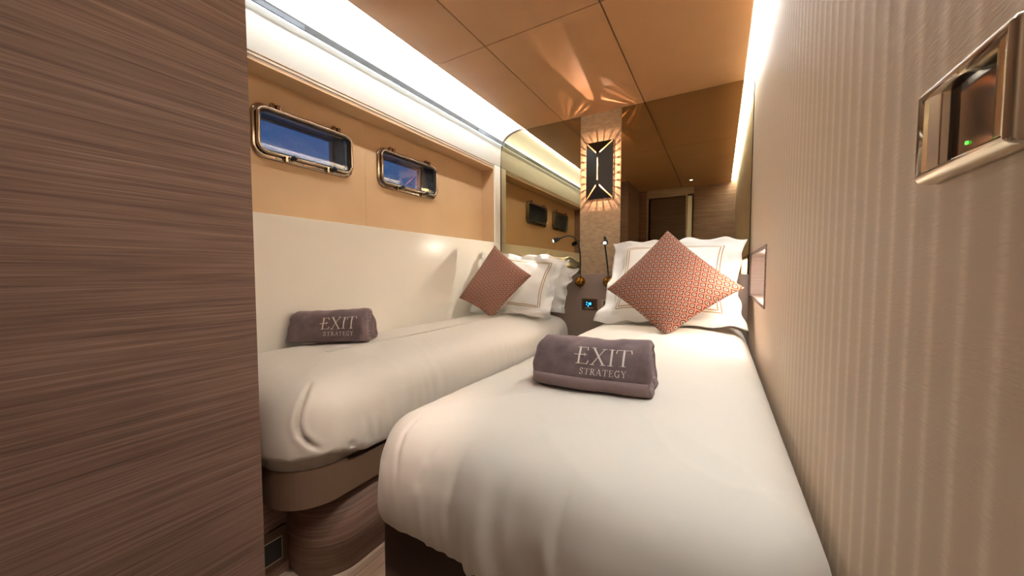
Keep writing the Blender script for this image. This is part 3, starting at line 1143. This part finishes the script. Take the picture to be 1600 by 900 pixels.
# ================================================================ TOWELS
from mathutils.bvhtree import BVHTree
DUV = []
for o_ in list(C.objects):
    if o_.name.startswith('duvet'):
        DUV.append((BVHTree.FromPolygons([o_.location + v.co for v in o_.data.vertices], [tuple(p.vertices) for p in o_.data.polygons])))


def rest_z(x, y, rz, L, dep):
    zs = []
    for i in range(9):
        for j in range(5):
            lx_, ly_ = (i / 8 - 0.5) * L, j / 4 * dep
            px_, py_ = x + lx_ * math.cos(rz) - ly_ * math.sin(rz), y + lx_ * math.sin(rz) + ly_ * math.cos(rz)
            for t_ in DUV:
                h = t_.ray_cast(Vector((px_, py_, 1.5)), Vector((0, 0, -1)))
                if h[0] is not None:
                    zs.append(h[0].z)
    return max(zs)


def seg_strokes():
    """serif capitals as strokes in a unit box: (points, width, width_end)"""
    S = {}
    th, tn, sf = 0.105, 0.048, 0.040
    S['E'] = (0.74, [([(0.18, 0), (0.18, 1)], th), ([(0.04, 0.02), (0.62, 0.02)], sf), ([(0.62, 0.0), (0.70, 0.22)], tn), ([(0.04, 0.98), (0.58, 0.98)], sf),
                     ([(0.58, 1.0), (0.62, 0.80)], tn), ([(0.18, 0.52), (0.46, 0.52)], tn), ([(0.46, 0.42), (0.46, 0.62)], sf)])
    S['X'] = (0.86, [([(0.12, 1), (0.72, 0)], th), ([(0.72, 1), (0.10, 0)], tn), ([(0.0, 0.02), (0.26, 0.02)], sf), ([(0.56, 0.02), (0.86, 0.02)], sf),
                     ([(0.0, 0.98), (0.28, 0.98)], sf), ([(0.58, 0.98), (0.84, 0.98)], sf)])
    S['I'] = (0.36, [([(0.18, 0), (0.18, 1)], th), ([(0.03, 0.02), (0.33, 0.02)], sf), ([(0.03, 0.98), (0.33, 0.98)], sf)])
    S['T'] = (0.80, [([(0.40, 0), (0.40, 1)], th), ([(0.02, 0.98), (0.78, 0.98)], sf), ([(0.04, 1.0), (0.0, 0.76)], tn), ([(0.76, 1.0), (0.80, 0.76)], tn), ([(0.25, 0.02), (0.55, 0.02)], sf)])
    S['S'] = (0.60, [([(0.50, 0.80), (0.44, 0.93), (0.28, 0.98), (0.12, 0.90), (0.09, 0.74), (0.20, 0.60), (0.38, 0.48), (0.51, 0.34), (0.49, 0.14), (0.32, 0.02), (0.15, 0.06), (0.07, 0.22)], 0.10),
                     ([(0.51, 0.98), (0.51, 0.74)], sf), ([(0.06, 0.0), (0.06, 0.28)], sf)])
    S['R'] = (0.80, [([(0.18, 0), (0.18, 1)], th), ([(0.03, 0.02), (0.33, 0.02)], sf), ([(0.03, 0.98), (0.38, 0.98), (0.54, 0.90), (0.57, 0.74), (0.50, 0.58), (0.36, 0.50), (0.18, 0.50)], 0.08), ([(0.36, 0.50), (0.70, 0.02), (0.80, 0.02)], th)])
    S['A'] = (0.84, [([(0.10, 0), (0.42, 1)], tn), ([(0.42, 1), (0.74, 0)], th), ([(0.0, 0.02), (0.22, 0.02)], sf), ([(0.60, 0.02), (0.86, 0.02)], sf), ([(0.22, 0.34), (0.62, 0.34)], sf)])
    S['G'] = (0.82, [([(0.66, 0.78), (0.56, 0.93), (0.40, 0.98), (0.20, 0.90), (0.08, 0.68), (0.08, 0.34), (0.20, 0.10), (0.42, 0.01), (0.60, 0.06), (0.66, 0.14)], 0.10),
                     ([(0.66, 0.0), (0.66, 0.40)], th), ([(0.52, 0.42), (0.80, 0.42)], sf), ([(0.67, 0.98), (0.67, 0.74)], sf)])
    S['Y'] = (0.80, [([(0.40, 0), (0.40, 0.48)], th), ([(0.40, 0.46), (0.10, 0.98)], th), ([(0.40, 0.46), (0.68, 0.98)], tn), ([(0.0, 0.98), (0.24, 0.98)], sf), ([(0.56, 0.98), (0.80, 0.98)], sf), ([(0.26, 0.02), (0.54, 0.02)], sf)])
    return S


GLYPH = seg_strokes()


def put_text(bm, f, text, u0, v0, size, gap, scale_u=1.0, bar=False, vsize=None):
    """f(su, sv, lift) -> point on the towel; su/sv in metres along and up the front"""
    vsize = vsize or size
    x = u0
    for ch in text:
        wd, strokes = GLYPH[ch]
        st = list(strokes)
        if ch == 'E' and bar:
            st = [s_ for s_ in st] + [([(-0.10, 0.52), (0.18, 0.50)], 0.05), ([(0.18, 0.52), (0.60, 0.55)], 0.05)]
        for pts, w_ in st:
            # subdivide
            P = []
            for a_, b_ in zip(pts[:-1], pts[1:]):
                k = 6 if len(pts) < 4 else 2
                for i in range(k):
                    P.append((a_[0] + (b_[0] - a_[0]) * i / k, a_[1] + (b_[1] - a_[1]) * i / k))
            P.append(pts[-1])
            rows_ = []
            for i, p in enumerate(P):
                a_, b_ = P[max(i - 1, 0)], P[min(i + 1, len(P) - 1)]
                tx, ty = (b_[0] - a_[0]) * size, (b_[1] - a_[1]) * vsize
                L = math.hypot(tx, ty) or 1
                nx, ny = -ty / L * w_ * size / 2, tx / L * w_ * size / 2
                q = (x + p[0] * size, v0 + p[1] * vsize)
                rows_.append([bm.verts.new(f(q[0] + nx, q[1] + ny, 0.0004)), bm.verts.new(f(q[0] + nx * .5, q[1] + ny * .5, 0.0016)),
                              bm.verts.new(f(q[0] - nx * .5, q[1] - ny * .5, 0.0016)), bm.verts.new(f(q[0] - nx, q[1] - ny, 0.0004))])
            for i in range(len(rows_) - 1):
                for k in range(3):
                    bm.faces.new((rows_[i][k], rows_[i + 1][k], rows_[i + 1][k + 1], rows_[i][k + 1]))
        x += wd * size + gap


def towel(loc, rz, L, hgt, dep, seed, label, tx, tilt=0.0, sag=0.0, hem_k=9.0, hem_m=None):
    """rolled towel lying along local x; front faces local -y"""
    loc = (loc[0], loc[1], rest_z(loc[0], loc[1], rz, L, dep) + 0.0005)
    root = empty('rolled_towel', loc, rz)
    root.rotation_euler = (0, tilt, rz)
    tag(root, label, 'towel', None)
    # section: front bottom -> up the front -> over the top -> down the back -> bottom
    sec = [(0.000, 0.004), (-0.004, 0.014), (0.000, 0.035), (0.008, 0.058), (0.020, 0.080), (0.036, 0.098), (0.058, 0.108), (0.085, 0.110), (0.112, 0.104),
           (0.134, 0.088), (0.146, 0.064), (0.150, 0.040), (0.146, 0.016), (0.134, 0.002), (0.07, 0.000), (0.018, 0.000)]
    sc_y, sc_z = dep / 0.15, hgt / 0.11
    pts = []
    n = len(sec)
    for i in range(n):
        p0, p1, p2, p3 = sec[i - 1], sec[i], sec[(i + 1) % n], sec[(i + 2) % n]
        for k in range(5):
            t_ = k / 5
            pts.append(tuple((0.5 * ((2 * p1[j]) + (-p0[j] + p2[j]) * t_ + (2 * p0[j] - 5 * p1[j] + 4 * p2[j] - p3[j]) * t_ ** 2 + (-p0[j] + 3 * p1[j] - 3 * p2[j] + p3[j]) * t_ ** 3)) for j in range(2)))
    arcl = [0.0]
    for i in range(1, len(pts)):
        arcl.append(arcl[-1] + math.hypot((pts[i][0] - pts[i - 1][0]) * sc_y, (pts[i][1] - pts[i - 1][1]) * sc_z))

    def at(su, k):
        """k = float index in section; su along the length"""
        i = int(k) % len(pts)
        f = k - int(k)
        p, q = pts[i], pts[(i + 1) % len(pts)]
        y, z = (p[0] * (1 - f) + q[0] * f) * sc_y, (p[1] * (1 - f) + q[1] * f) * sc_z
        e0, e1 = su / L, 1 - su / L
        endk = min(1.0, min(e0, e1) / 0.06)
        shr = 0.90 + 0.10 * math.sqrt(max(0.0, endk))
        cy_, cz_ = dep / 2, hgt * 0.42
        y = cy_ + (y - cy_) * shr
        z = max(0.0, (cz_ + (z - cz_) * (shr if z > cz_ else 1)))
        nz = noise.noise(Vector((su * 14, y * 16, z * 16 + seed))) * 0.0055 + noise.noise(Vector((su * 34, y * 30, z * 30 + seed))) * 0.002
        up = z / hgt
        z2 = z * (1 - 0.06 * e1 * e1) + nz * up + 0.004 * math.sin(su / L * 5 + seed) * up
        y2 = y + nz * 0.9 * (1 if y > cy_ else -1) + 0.005 * math.sin(su * 22 + seed) * (1 - up)
        x2 = su + 0.010 * noise.noise(Vector((y * 20, z * 26, seed + (0 if e0 < .5 else 4)))) * (1 - endk) * (1 if e0 > 0.5 else -1) + (0.010 * (1 - 2 * (su / L)) * up * (1 - endk))
        return Vector((x2 - L / 2, y2, z2 - sag * (abs(2 * e0 - 1) ** 2)))
    bm = bmesh.new()
    nl = 80
    rows_ = []
    for i in range(nl + 1):
        e = i / nl
        su = L * (0.5 - 0.5 * math.cos(math.pi * e)) if False else L * e
        rows_.append([bm.verts.new(at(su, k)) for k in range(len(pts))])
    K = len(pts)
    for i in range(nl):
        for k in range(K):
            bm.faces.new((rows_[i][k], rows_[i + 1][k], rows_[i + 1][(k + 1) % K], rows_[i][(k + 1) % K]))
    # spiral ends: inset rings stepping in and out like rolled layers
    for end, row in ((0, rows_[0]), (1, rows_[-1])):
        prev = row
        c = sum((v.co for v in row), Vector()) / K
        for s_, dx in ((0.90, 0.004), (0.82, 0.004), (0.78, -0.006), (0.62, 0.002), (0.55, -0.006), (0.36, 0.001), (0.28, -0.008), (0.08, -0.006)):
            cur = [bm.verts.new(Vector((c.x + (v.co.x - c.x) * s_ + dx * (1 if end else -1), c.y + (v.co.y - c.y) * s_, c.z + (v.co.z - c.z) * s_))) for v in row]
            for k in range(K):
                q = (prev[k], prev[(k + 1) % K], cur[(k + 1) % K], cur[k])
                bm.faces.new(q)
            prev = cur
        bm.faces.new(prev)
    body = from_bm('towel_roll', bm, M['towel'], root, True)
    # overlapping outer flap edge with a flat woven hem
    hm = bmesh.new()
    hr = []
    k_lo, k_hi = 0.3, hem_k
    for i in range(nl + 1):
        su = 0.002 + (L - 0.004) * i / nl
        col = []
        for j, kk in enumerate([k_lo, k_lo + (k_hi - k_lo) * .33, k_lo + (k_hi - k_lo) * .66, k_hi]):
            p = at(su, kk)
            p = p + Vector((0, -0.0045 if 0 < j < 3 else -0.0035, 0.002))
            col.append(hm.verts.new(p))
        for j, kk in enumerate([k_hi, k_lo]):
            p = at(su, kk)
            col.append(hm.verts.new(p + Vector((0, 0.001, 0.002))))
        hr.append(col)
    for i in range(nl):
        for j in range(6):
            hm.faces.new((hr[i][j], hr[i + 1][j], hr[i + 1][(j + 1) % 6], hr[i][(j + 1) % 6]))
    hm.faces.new(hr[0][::-1])
    hm.faces.new(hr[-1])
    h_ = from_bm('hem_band', hm, hem_m or M['hem'], root, True)
    h_['label'] = 'flat woven hem band'
    # embroidery: map metres up the front onto the section
    def f(su, sv, lift):
        k = 0
        while k < len(arcl) - 2 and arcl[k + 1] < sv:
            k += 1
        fr = (sv - arcl[k]) / max(1e-6, arcl[k + 1] - arcl[k])
        p = at(su, k + fr)
        a_ = at(su + 0.002, k + fr) - at(su - 0.002, k + fr)
        b_ = at(su, k + fr + 0.5) - at(su, max(0, k + fr - 0.5))
        nrm = a_.cross(b_).normalized()
        if nrm.y > 0:
            nrm = -nrm
        return p + nrm * (lift + 0.0006)
    tb = bmesh.new()
    u0, v0, sz = tx
    put_text(tb, f, 'EXIT', u0, v0, sz, sz * 0.05, bar=True)
    put_text(tb, f, 'STRATEGY', u0 + sz * 0.30, v0 - sz * 0.56, sz * 0.34, sz * 0.045)
    t_ = from_bm('embroidered_lettering', tb, M['thread'], root, True)
    t_['label'] = 'ivory embroidered lettering'
    return root


towel((-0.277, 0.832, H - 0.300), R(4.0), 0.298, 0.120, 0.17, 2.0, 'large grey rolled towel with ivory lettering on the nearest bed', (0.118, 0.068, 0.046))
towel((-1.400, 0.862, H - 0.294), R(31), 0.325, 0.134, 0.15, 9.0, 'grey rolled towel with ivory lettering on the left bed by the cream wall', (0.140, 0.056, 0.050), hem_k=3.5, hem_m=M['towel'])


# ================================================================ SCONCE
def sconce():
    cx, cz, yb = -0.742, H + 0.702, YB - 0.006
    w, h = 0.094, 0.197          # half sizes
    root = empty('wall_sconce', (cx, yb, cz))
    tag(root, 'black faceted wall sconce with glowing amber slits on the textured pillar', 'wall lamp')
    rd, ad, az = 0.022, 0.078, 0.098     # rim depth, apex depth, apex height
    cTL, cTR, cBR, cBL = Vector((-w, -rd, h)), Vector((w, -rd, h)), Vector((w, -rd, -h)), Vector((-w, -rd, -h))
    A1, A2 = Vector((0, -ad, az)), Vector((0, -ad, -az))
    gp = 0.0045

    def panel(name, pts, ridge_edges):
        # shrink the polygon inward along the ridge edges to leave slits
        P = [Vector(p) for p in pts]
        n_ = (P[1] - P[0]).cross(P[2] - P[0]).normalized()
        if n_.y > 0:
            n_ = -n_
        c = sum(P, Vector()) / len(P)
        N = len(P)
        lines_ = []
        for i in range(N):
            a_, b_ = P[i], P[(i + 1) % N]
            d_ = (b_ - a_).normalized()
            inn = n_.cross(d_)
            if inn.dot(c - a_) < 0:
                inn = -inn
            o_ = gp if i in ridge_edges else 0.0
            lines_.append((a_ + inn * o_, d_))
        Q = []
        for i in range(N):
            (p1, d1), (p2, d2) = lines_[i - 1], lines_[i]
            r_ = d1.cross(d2)
            t_ = ((p2 - p1).cross(d2)).dot(r_) / r_.length_squared
            Q.append(p1 + d1 * t_)
        bm = bmesh.new()
        a_ = [bm.verts.new(q) for q in Q]
        b_ = [bm.verts.new(q - n_ * 0.0015) for q in Q]
        bm.faces.new(a_)
        bm.faces.new(b_[::-1])
        for i in range(N):
            bm.faces.new((a_[i], b_[i], b_[(i + 1) % N], a_[(i + 1) % N]))
        return from_bm(name, bm, M['blackmetal'], root)
    panel('shade_panel', [cTL, cTR, A1], {1, 2})
    panel('shade_panel', [cBR, cBL, A2], {1, 2})
    panel('shade_panel', [cTL, A1, A2, cBL], {0, 1, 2})
    panel('shade_panel', [cTR, cBR, A2, A1], {1, 2, 3})
    # rim with teeth
    rm = bmesh.new()
    t_ = 0.0015
    g0, g1 = -0.013, -0.003
    add_box(rm, -w, w, -rd, g0, h - t_, h)
    add_box(rm, -w, w, -rd, g0, -h, -h + t_)
    add_box(rm, -w, -w + t_, -rd, g0, -h, h)
    add_box(rm, w - t_, w, -rd, g0, -h, h)
    for z0 in (h - t_, -h):
        add_box(rm, -w, w, g1, 0.0, z0, z0 + t_)
        for i in range(6):
            x_ = -w + (2 * w - 0.008) * i / 5
            add_box(rm, x_, x_ + 0.008, g0, g1, z0, z0 + t_)
    for x0 in (-w, w - t_):
        add_box(rm, x0, x0 + t_, g1, 0.0, -h, h)
        for i in range(11):
            z_ = -h + (2 * h - 0.010) * i / 10
            add_box(rm, x0, x0 + t_, g0, g1, z_, z_ + 0.010)
    from_bm('rim', rm, M['blackmetal'], root)
    # hub pieces where slits meet
    for a_, s_ in ((A1, 1), (A2, -1)):
        hb_ = bmesh.new()
        c_ = [hb_.verts.new(v_) for v_ in (a_ + Vector((0, -0.0008, 0)), a_.lerp(cTL if s_ > 0 else cBL, 0.16), a_.lerp(cTR if s_ > 0 else cBR, 0.16), a_ + Vector((0, 0.0, -s_ * 0.028)))]
        d4 = [hb_.verts.new(v_.co + Vector((0, 0.006, 0))) for v_ in c_]
        for i_, j_, k_ in ((0, 1, 2), (0, 3, 1), (0, 2, 3)):
            hb_.faces.new((c_[i_], c_[j_], c_[k_]))
            hb_.faces.new((d4[k_], d4[j_], d4[i_]))
        for i_, j_ in ((1, 2), (2, 3), (3, 1)):
            hb_.faces.new((c_[i_], c_[j_], d4[j_], d4[i_]))
        from_bm('hub', hb_, M['blackmetal'], root)
    # glass tubes in the slits
    for p, q, f0, f1 in ((cTL, A1, 0.09, 0.80), (cTR, A1, 0.09, 0.80), (cBL, A2, 0.09, 0.80), (cBR, A2, 0.09, 0.80), (A1, A2, 0.17, 0.83)):
        a_, b_ = p.lerp(q, f0) + Vector((0, 0.0015, 0)), p.lerp(q, f1) + Vector((0, 0.0015, 0))
        tb = bmesh.new()
        tube(tb, [a_, b_], 0.0021, 8)
        tt = from_bm('light_tube', tb, M['tube'], root, True)
        d_ = (b_ - a_).normalized()
        for e0_, e1_ in ((a_ - d_ * 0.008, a_), (b_, b_ + d_ * 0.004)):
            cb_ = bmesh.new()
            tube(cb_, [e0_, e1_], 0.0026, 8)
            from_bm('tube_cap', cb_, M['tubecap'], tt, True)
    for z_ in (0.075, -0.075):
        ld = bpy.data.lights.new('sconce_bulb', 'POINT')
        ld.energy = K_SCONCE
        ld.color = lin((255, 205, 175))
        ld.shadow_soft_size = 0.0025
        lo = bpy.data.objects.new('sconce_bulb', ld)
        lo.location = (0, -0.032, z_)
        lo.parent = root
        C.objects.link(lo)

    for aim, z_, k_ in (((0.0, -0.50, 0.86), -0.06, 9.0), ((0.55, -0.62, 0.80), 0.02, 16.0), ((-0.55, -0.62, 0.80), 0.02, 8.0), ((0, -0.7, -0.7), 0.05, 2.0)):
        ld = bpy.data.lights.new('sconce_added_beam', 'SPOT')  # added spot inside the shade, strengthens the light fans beyond the bulbs
        ld.energy = K_SCONCE * k_
        ld.color = lin((255, 212, 185))
        ld.shadow_soft_size = 0.004
        ld.spot_size = R(72)
        ld.spot_blend = 1.0
        lo = bpy.data.objects.new('sconce_added_beam', ld)
        lo.location = (0, -0.022, z_)
        lo.rotation_euler = Vector(aim).to_track_quat('-Z', 'Y').to_euler()
        lo.parent = root
        C.objects.link(lo)


sconce()


# ================================================================ READING LAMPS
def reading_lamp(bx, pts, head_dir, label):
    by, bz = 2.420, H - 0.076
    root = empty('reading_lamp', (bx, 2.455, bz))
    tag(root, label, 'reading lamp', 'gooseneck reading lamps on the headboard')
    O = Vector((bx, 2.455, bz))
    bm = bmesh.new()
    disc = [(0, -0.000, 0), (0, -0.010, 0)]
    tube(bm, disc, 0.024, 24)
    sphere(bm, (0, -0.040, 0), 0.037, (1, 0.95, 1))
    tube(bm, [(0, -0.040, -0.034), (0, -0.040, -0.046)], [0.006, 0.003], 10)
    tube(bm, [(0, -0.040, 0.034), (0, -0.040, 0.050)], [0.008, 0.006], 10)
    from_bm('ball_mount', bm, M['brassball'], root, True)
    nb_ = bmesh.new()
    P = [Vector(p) for p in pts]
    tube(nb_, [p - O for p in P], 0.0052, 10)
    from_bm('gooseneck', nb_, M['blackmetal'], root, True)
    hd = bmesh.new()
    e = P[-1] - O
    d_ = Vector(head_dir).normalized()
    prof_ = [(0, .0055), (.010, .008), (.025, .014), (.042, .0175), (.055, .0165), (.060, .0155), (.058, .013), (.050, .012)]
    tube(hd, [e + d_ * a_ for a_, _ in prof_], [r_ for _, r_ in prof_], 18, False)
    h_ = from_bm('lamp_head', hd, M['blackmetal'], root, True)
    ln = bmesh.new()
    tube(ln, [e + d_ * 0.052, e + d_ * 0.056, e + d_ * 0.0605], [0.0125, 0.0125, 0.007], 16)
    l_ = from_bm('lens', ln, M['led_read'], h_, True)
    l_['label'] = 'glowing lamp lens'
    ld = bpy.data.lights.new('reading_spot', 'SPOT')
    ld.energy = K_READ
    ld.color = lin((255, 244, 226))
    ld.spot_size = R(120)
    ld.spot_blend = 0.9
    ld.shadow_soft_size = 0.008
    lo = bpy.data.objects.new('reading_spot', ld)
    lo.location = e + d_ * 0.068
    lo.rotation_euler = d_.to_track_quat('-Z', 'Y').to_euler()
    lo.parent = root
    C.objects.link(lo)
    return root


z0 = H - 0.026
reading_lamp(-0.855, bez((-0.855, 2.415, z0), (-0.852, 2.41, H + 0.10), (-0.835, 2.40, H + 0.30), (-0.965, 2.33, H + 0.232), 26), (-0.85, -0.42, -0.36),
             'reading lamp with brass ball curving over the left bed pillows')
reading_lamp(-0.655, bez((-0.655, 2.415, z0), (-0.662, 2.41, H + 0.08), (-0.70, 2.40, H + 0.30), (-0.648, 2.325, H + 0.205), 26), (0.10, -0.90, -0.42),
             'reading lamp with brass ball aimed forward beside the nearest bed pillow')


# ================================================================ SMALL FITTINGS
def plate(name, cx, cz, w, h, label, cat):
    root = empty(name, (cx, 2.455, cz))
    tag(root, label, cat)
    b = box('faceplate', -w / 2, w / 2, -0.009, 0.0, -h / 2, h / 2, M['faceplate'], root, 0.002)
    return root


cp = plate('touch_panel', -0.796, H - 0.238, 0.112, 0.082, 'small bronze touch panel with lit blue screen on the headboard', 'control panel')
box('screen', -0.030, 0.030, -0.0105, -0.0088, -0.024, 0.026, M['screen'], cp)
ib = bmesh.new()
for x_, z_, s_ in ((-0.018, 0.014, 0.004), (-0.020, -0.001, 0.003), (0.006, 0.006, 0.008), (-0.004, 0.006, 0.003), (-0.008, -0.010, 0.004)):
    add_box(ib, x_ - s_, x_ + s_, -0.0112, -0.0104, z_ - s_, z_ + s_)
from_bm('screen_icon', ib, M['blueled'], cp)
box('status_bar', -0.030, 0.030, -0.0112, -0.0100, -0.0265, -0.0215, M['switchsilver'], cp)
sp = empty('switch_plate', (-0.660, 2.455, H - 0.238))
tag(sp, 'silver framed grey switch plate half hidden by the nearest bed pillow', 'light switch')
box('faceplate', -0.052, 0.052, -0.009, 0.0, -0.038, 0.038, M['switchsilver'], sp, 0.002)
box('rocker', -0.034, 0.046, -0.012, -0.009, -0.028, 0.028, M['greydk'], sp, 0.001)
for x_ in (-0.02, 0.008, 0.034):
    for z_ in (-0.023, 0.023):
        box('indicator', x_ - 0.002, x_ + 0.002, -0.0126, -0.0118, z_ - 0.0015, z_ + 0.0015, M['greenled'], sp)

# floor-level socket on the low wooden panel
sk = empty('power_socket', (-1.1395, 0.520, H - 0.835))
tag(sk, 'bronze power socket plate low beside the curved wooden bed base', 'socket')
kb = bmesh.new()
plate_x(kb, 0.0, 0, 0, 0.082, 0.118, 0.004, 0.007)
from_bm('faceplate', kb, M['faceplate'], sk)
kb = bmesh.new()
ring_x(kb, 0.007, -0.006, -0.004, 0.060, 0.070, 0.002, [(0, 0), (0, 0.0012), (-0.002, 0.0012), (-0.002, 0)], 3)
from_bm('trim_ring', kb, M['chrome'], sk)
kb = bmesh.new()
plate_x(kb, 0.0068, -0.006, -0.004, 0.055, 0.065, 0.002, 0.0012)
from_bm('socket_module', kb, M['black'], sk)
kb = bmesh.new()
for y_, z_, a_ in ((-0.018, 0.006, 0.003), (0.008, 0.010, 0.003), (-0.004, -0.014, 0.004)):
    disc_x(kb, (0.0078, y_, z_), a_, 0.0008, 12)
from_bm('socket_hole', kb, M['reveal'], sk)

# polished frame on the right wall close to the camera
fp = empty('wall_control', (XR, 0.366, H + 0.106))
tag(fp, 'polished metal framed control plate on the ribbed wall near the camera', 'control panel')
fb_ = bmesh.new()
ring_x(fb_, 0, 0, 0, 0.114, 0.074, 0.005, [(0, 0.0), (0.0, -0.006), (-0.002, -0.012), (-0.005, -0.014), (-0.008, -0.0135), (-0.0095, -0.010), (-0.0095, -0.002), (-0.0095, 0.0)], 6)
from_bm('frame', fb_, M['brass'], fp, True)
for s_ in (-1, 1):
    fb_ = bmesh.new()
    prof_ = [(0.047, -0.001), (0.047, -0.0125), (0.040, -0.0120), (0.031, -0.009), (0.029, -0.005), (0.029, -0.001)]
    a_ = [fb_.verts.new((x_, s_ * y_, -0.0285)) for y_, x_ in prof_]
    b_ = [fb_.verts.new((x_, s_ * y_, 0.0285)) for y_, x_ in prof_]
    fb_.faces.new(a_)
    fb_.faces.new(b_[::-1])
    for i in range(len(prof_)):
        j = (i + 1) % len(prof_)
        fb_.faces.new((a_[i], a_[j], b_[j], b_[i]))
    from_bm('end_panel', fb_, M['brass'], fp, bevel=0.0008)
fb_ = bmesh.new()
add_box(fb_, -0.004, -0.001, -0.0288, 0.0288, -0.0275, 0.0275)
from_bm('display', fb_, M['screen'], fp, bevel=0.0005)
fb_ = bmesh.new()
disc_x(fb_, (-0.0052, 0.006, -0.018), 0.0012, 0.001, 10)
from_bm('indicator', fb_, M['greenled'], fp)

# recessed downlight near the rear of the cabin, seen in the mirror
dl = empty('ceiling_downlight', (-0.327, 0.133, ZC))
tag(dl, 'small square white ceiling downlight near the cabin door', 'ceiling light')
db = bmesh.new()
for a_, b_, c_, d_ in ((-0.022, 0.022, -0.022, -0.014), (-0.022, 0.022, 0.014, 0.022), (-0.022, -0.014, -0.014, 0.014), (0.014, 0.022, -0.014, 0.014)):
    add_box(db, a_, b_, c_, d_, -0.004, -0.0003)
from_bm('trim_ring', db, M['white'], dl)
box('lens', -0.0138, 0.0138, -0.0138, 0.0138, -0.0025, -0.0005, emis('downlight_lens', WARM, 12.0), dl)
ld = bpy.data.lights.new('downlight_spot', 'SPOT')
ld.energy = K_SPOT
ld.color = lin((255, 228, 212))
ld.spot_size = R(25)
ld.spot_blend = 0.9
ld.shadow_soft_size = 0.02
lo = bpy.data.objects.new('downlight_spot', ld)
lo.location = (0, 0, -0.01)
lo.rotation_euler = Vector((-0.50, 0.54, -1.94)).to_track_quat('-Z', 'Y').to_euler()
lo.parent = dl
C.objects.link(lo)
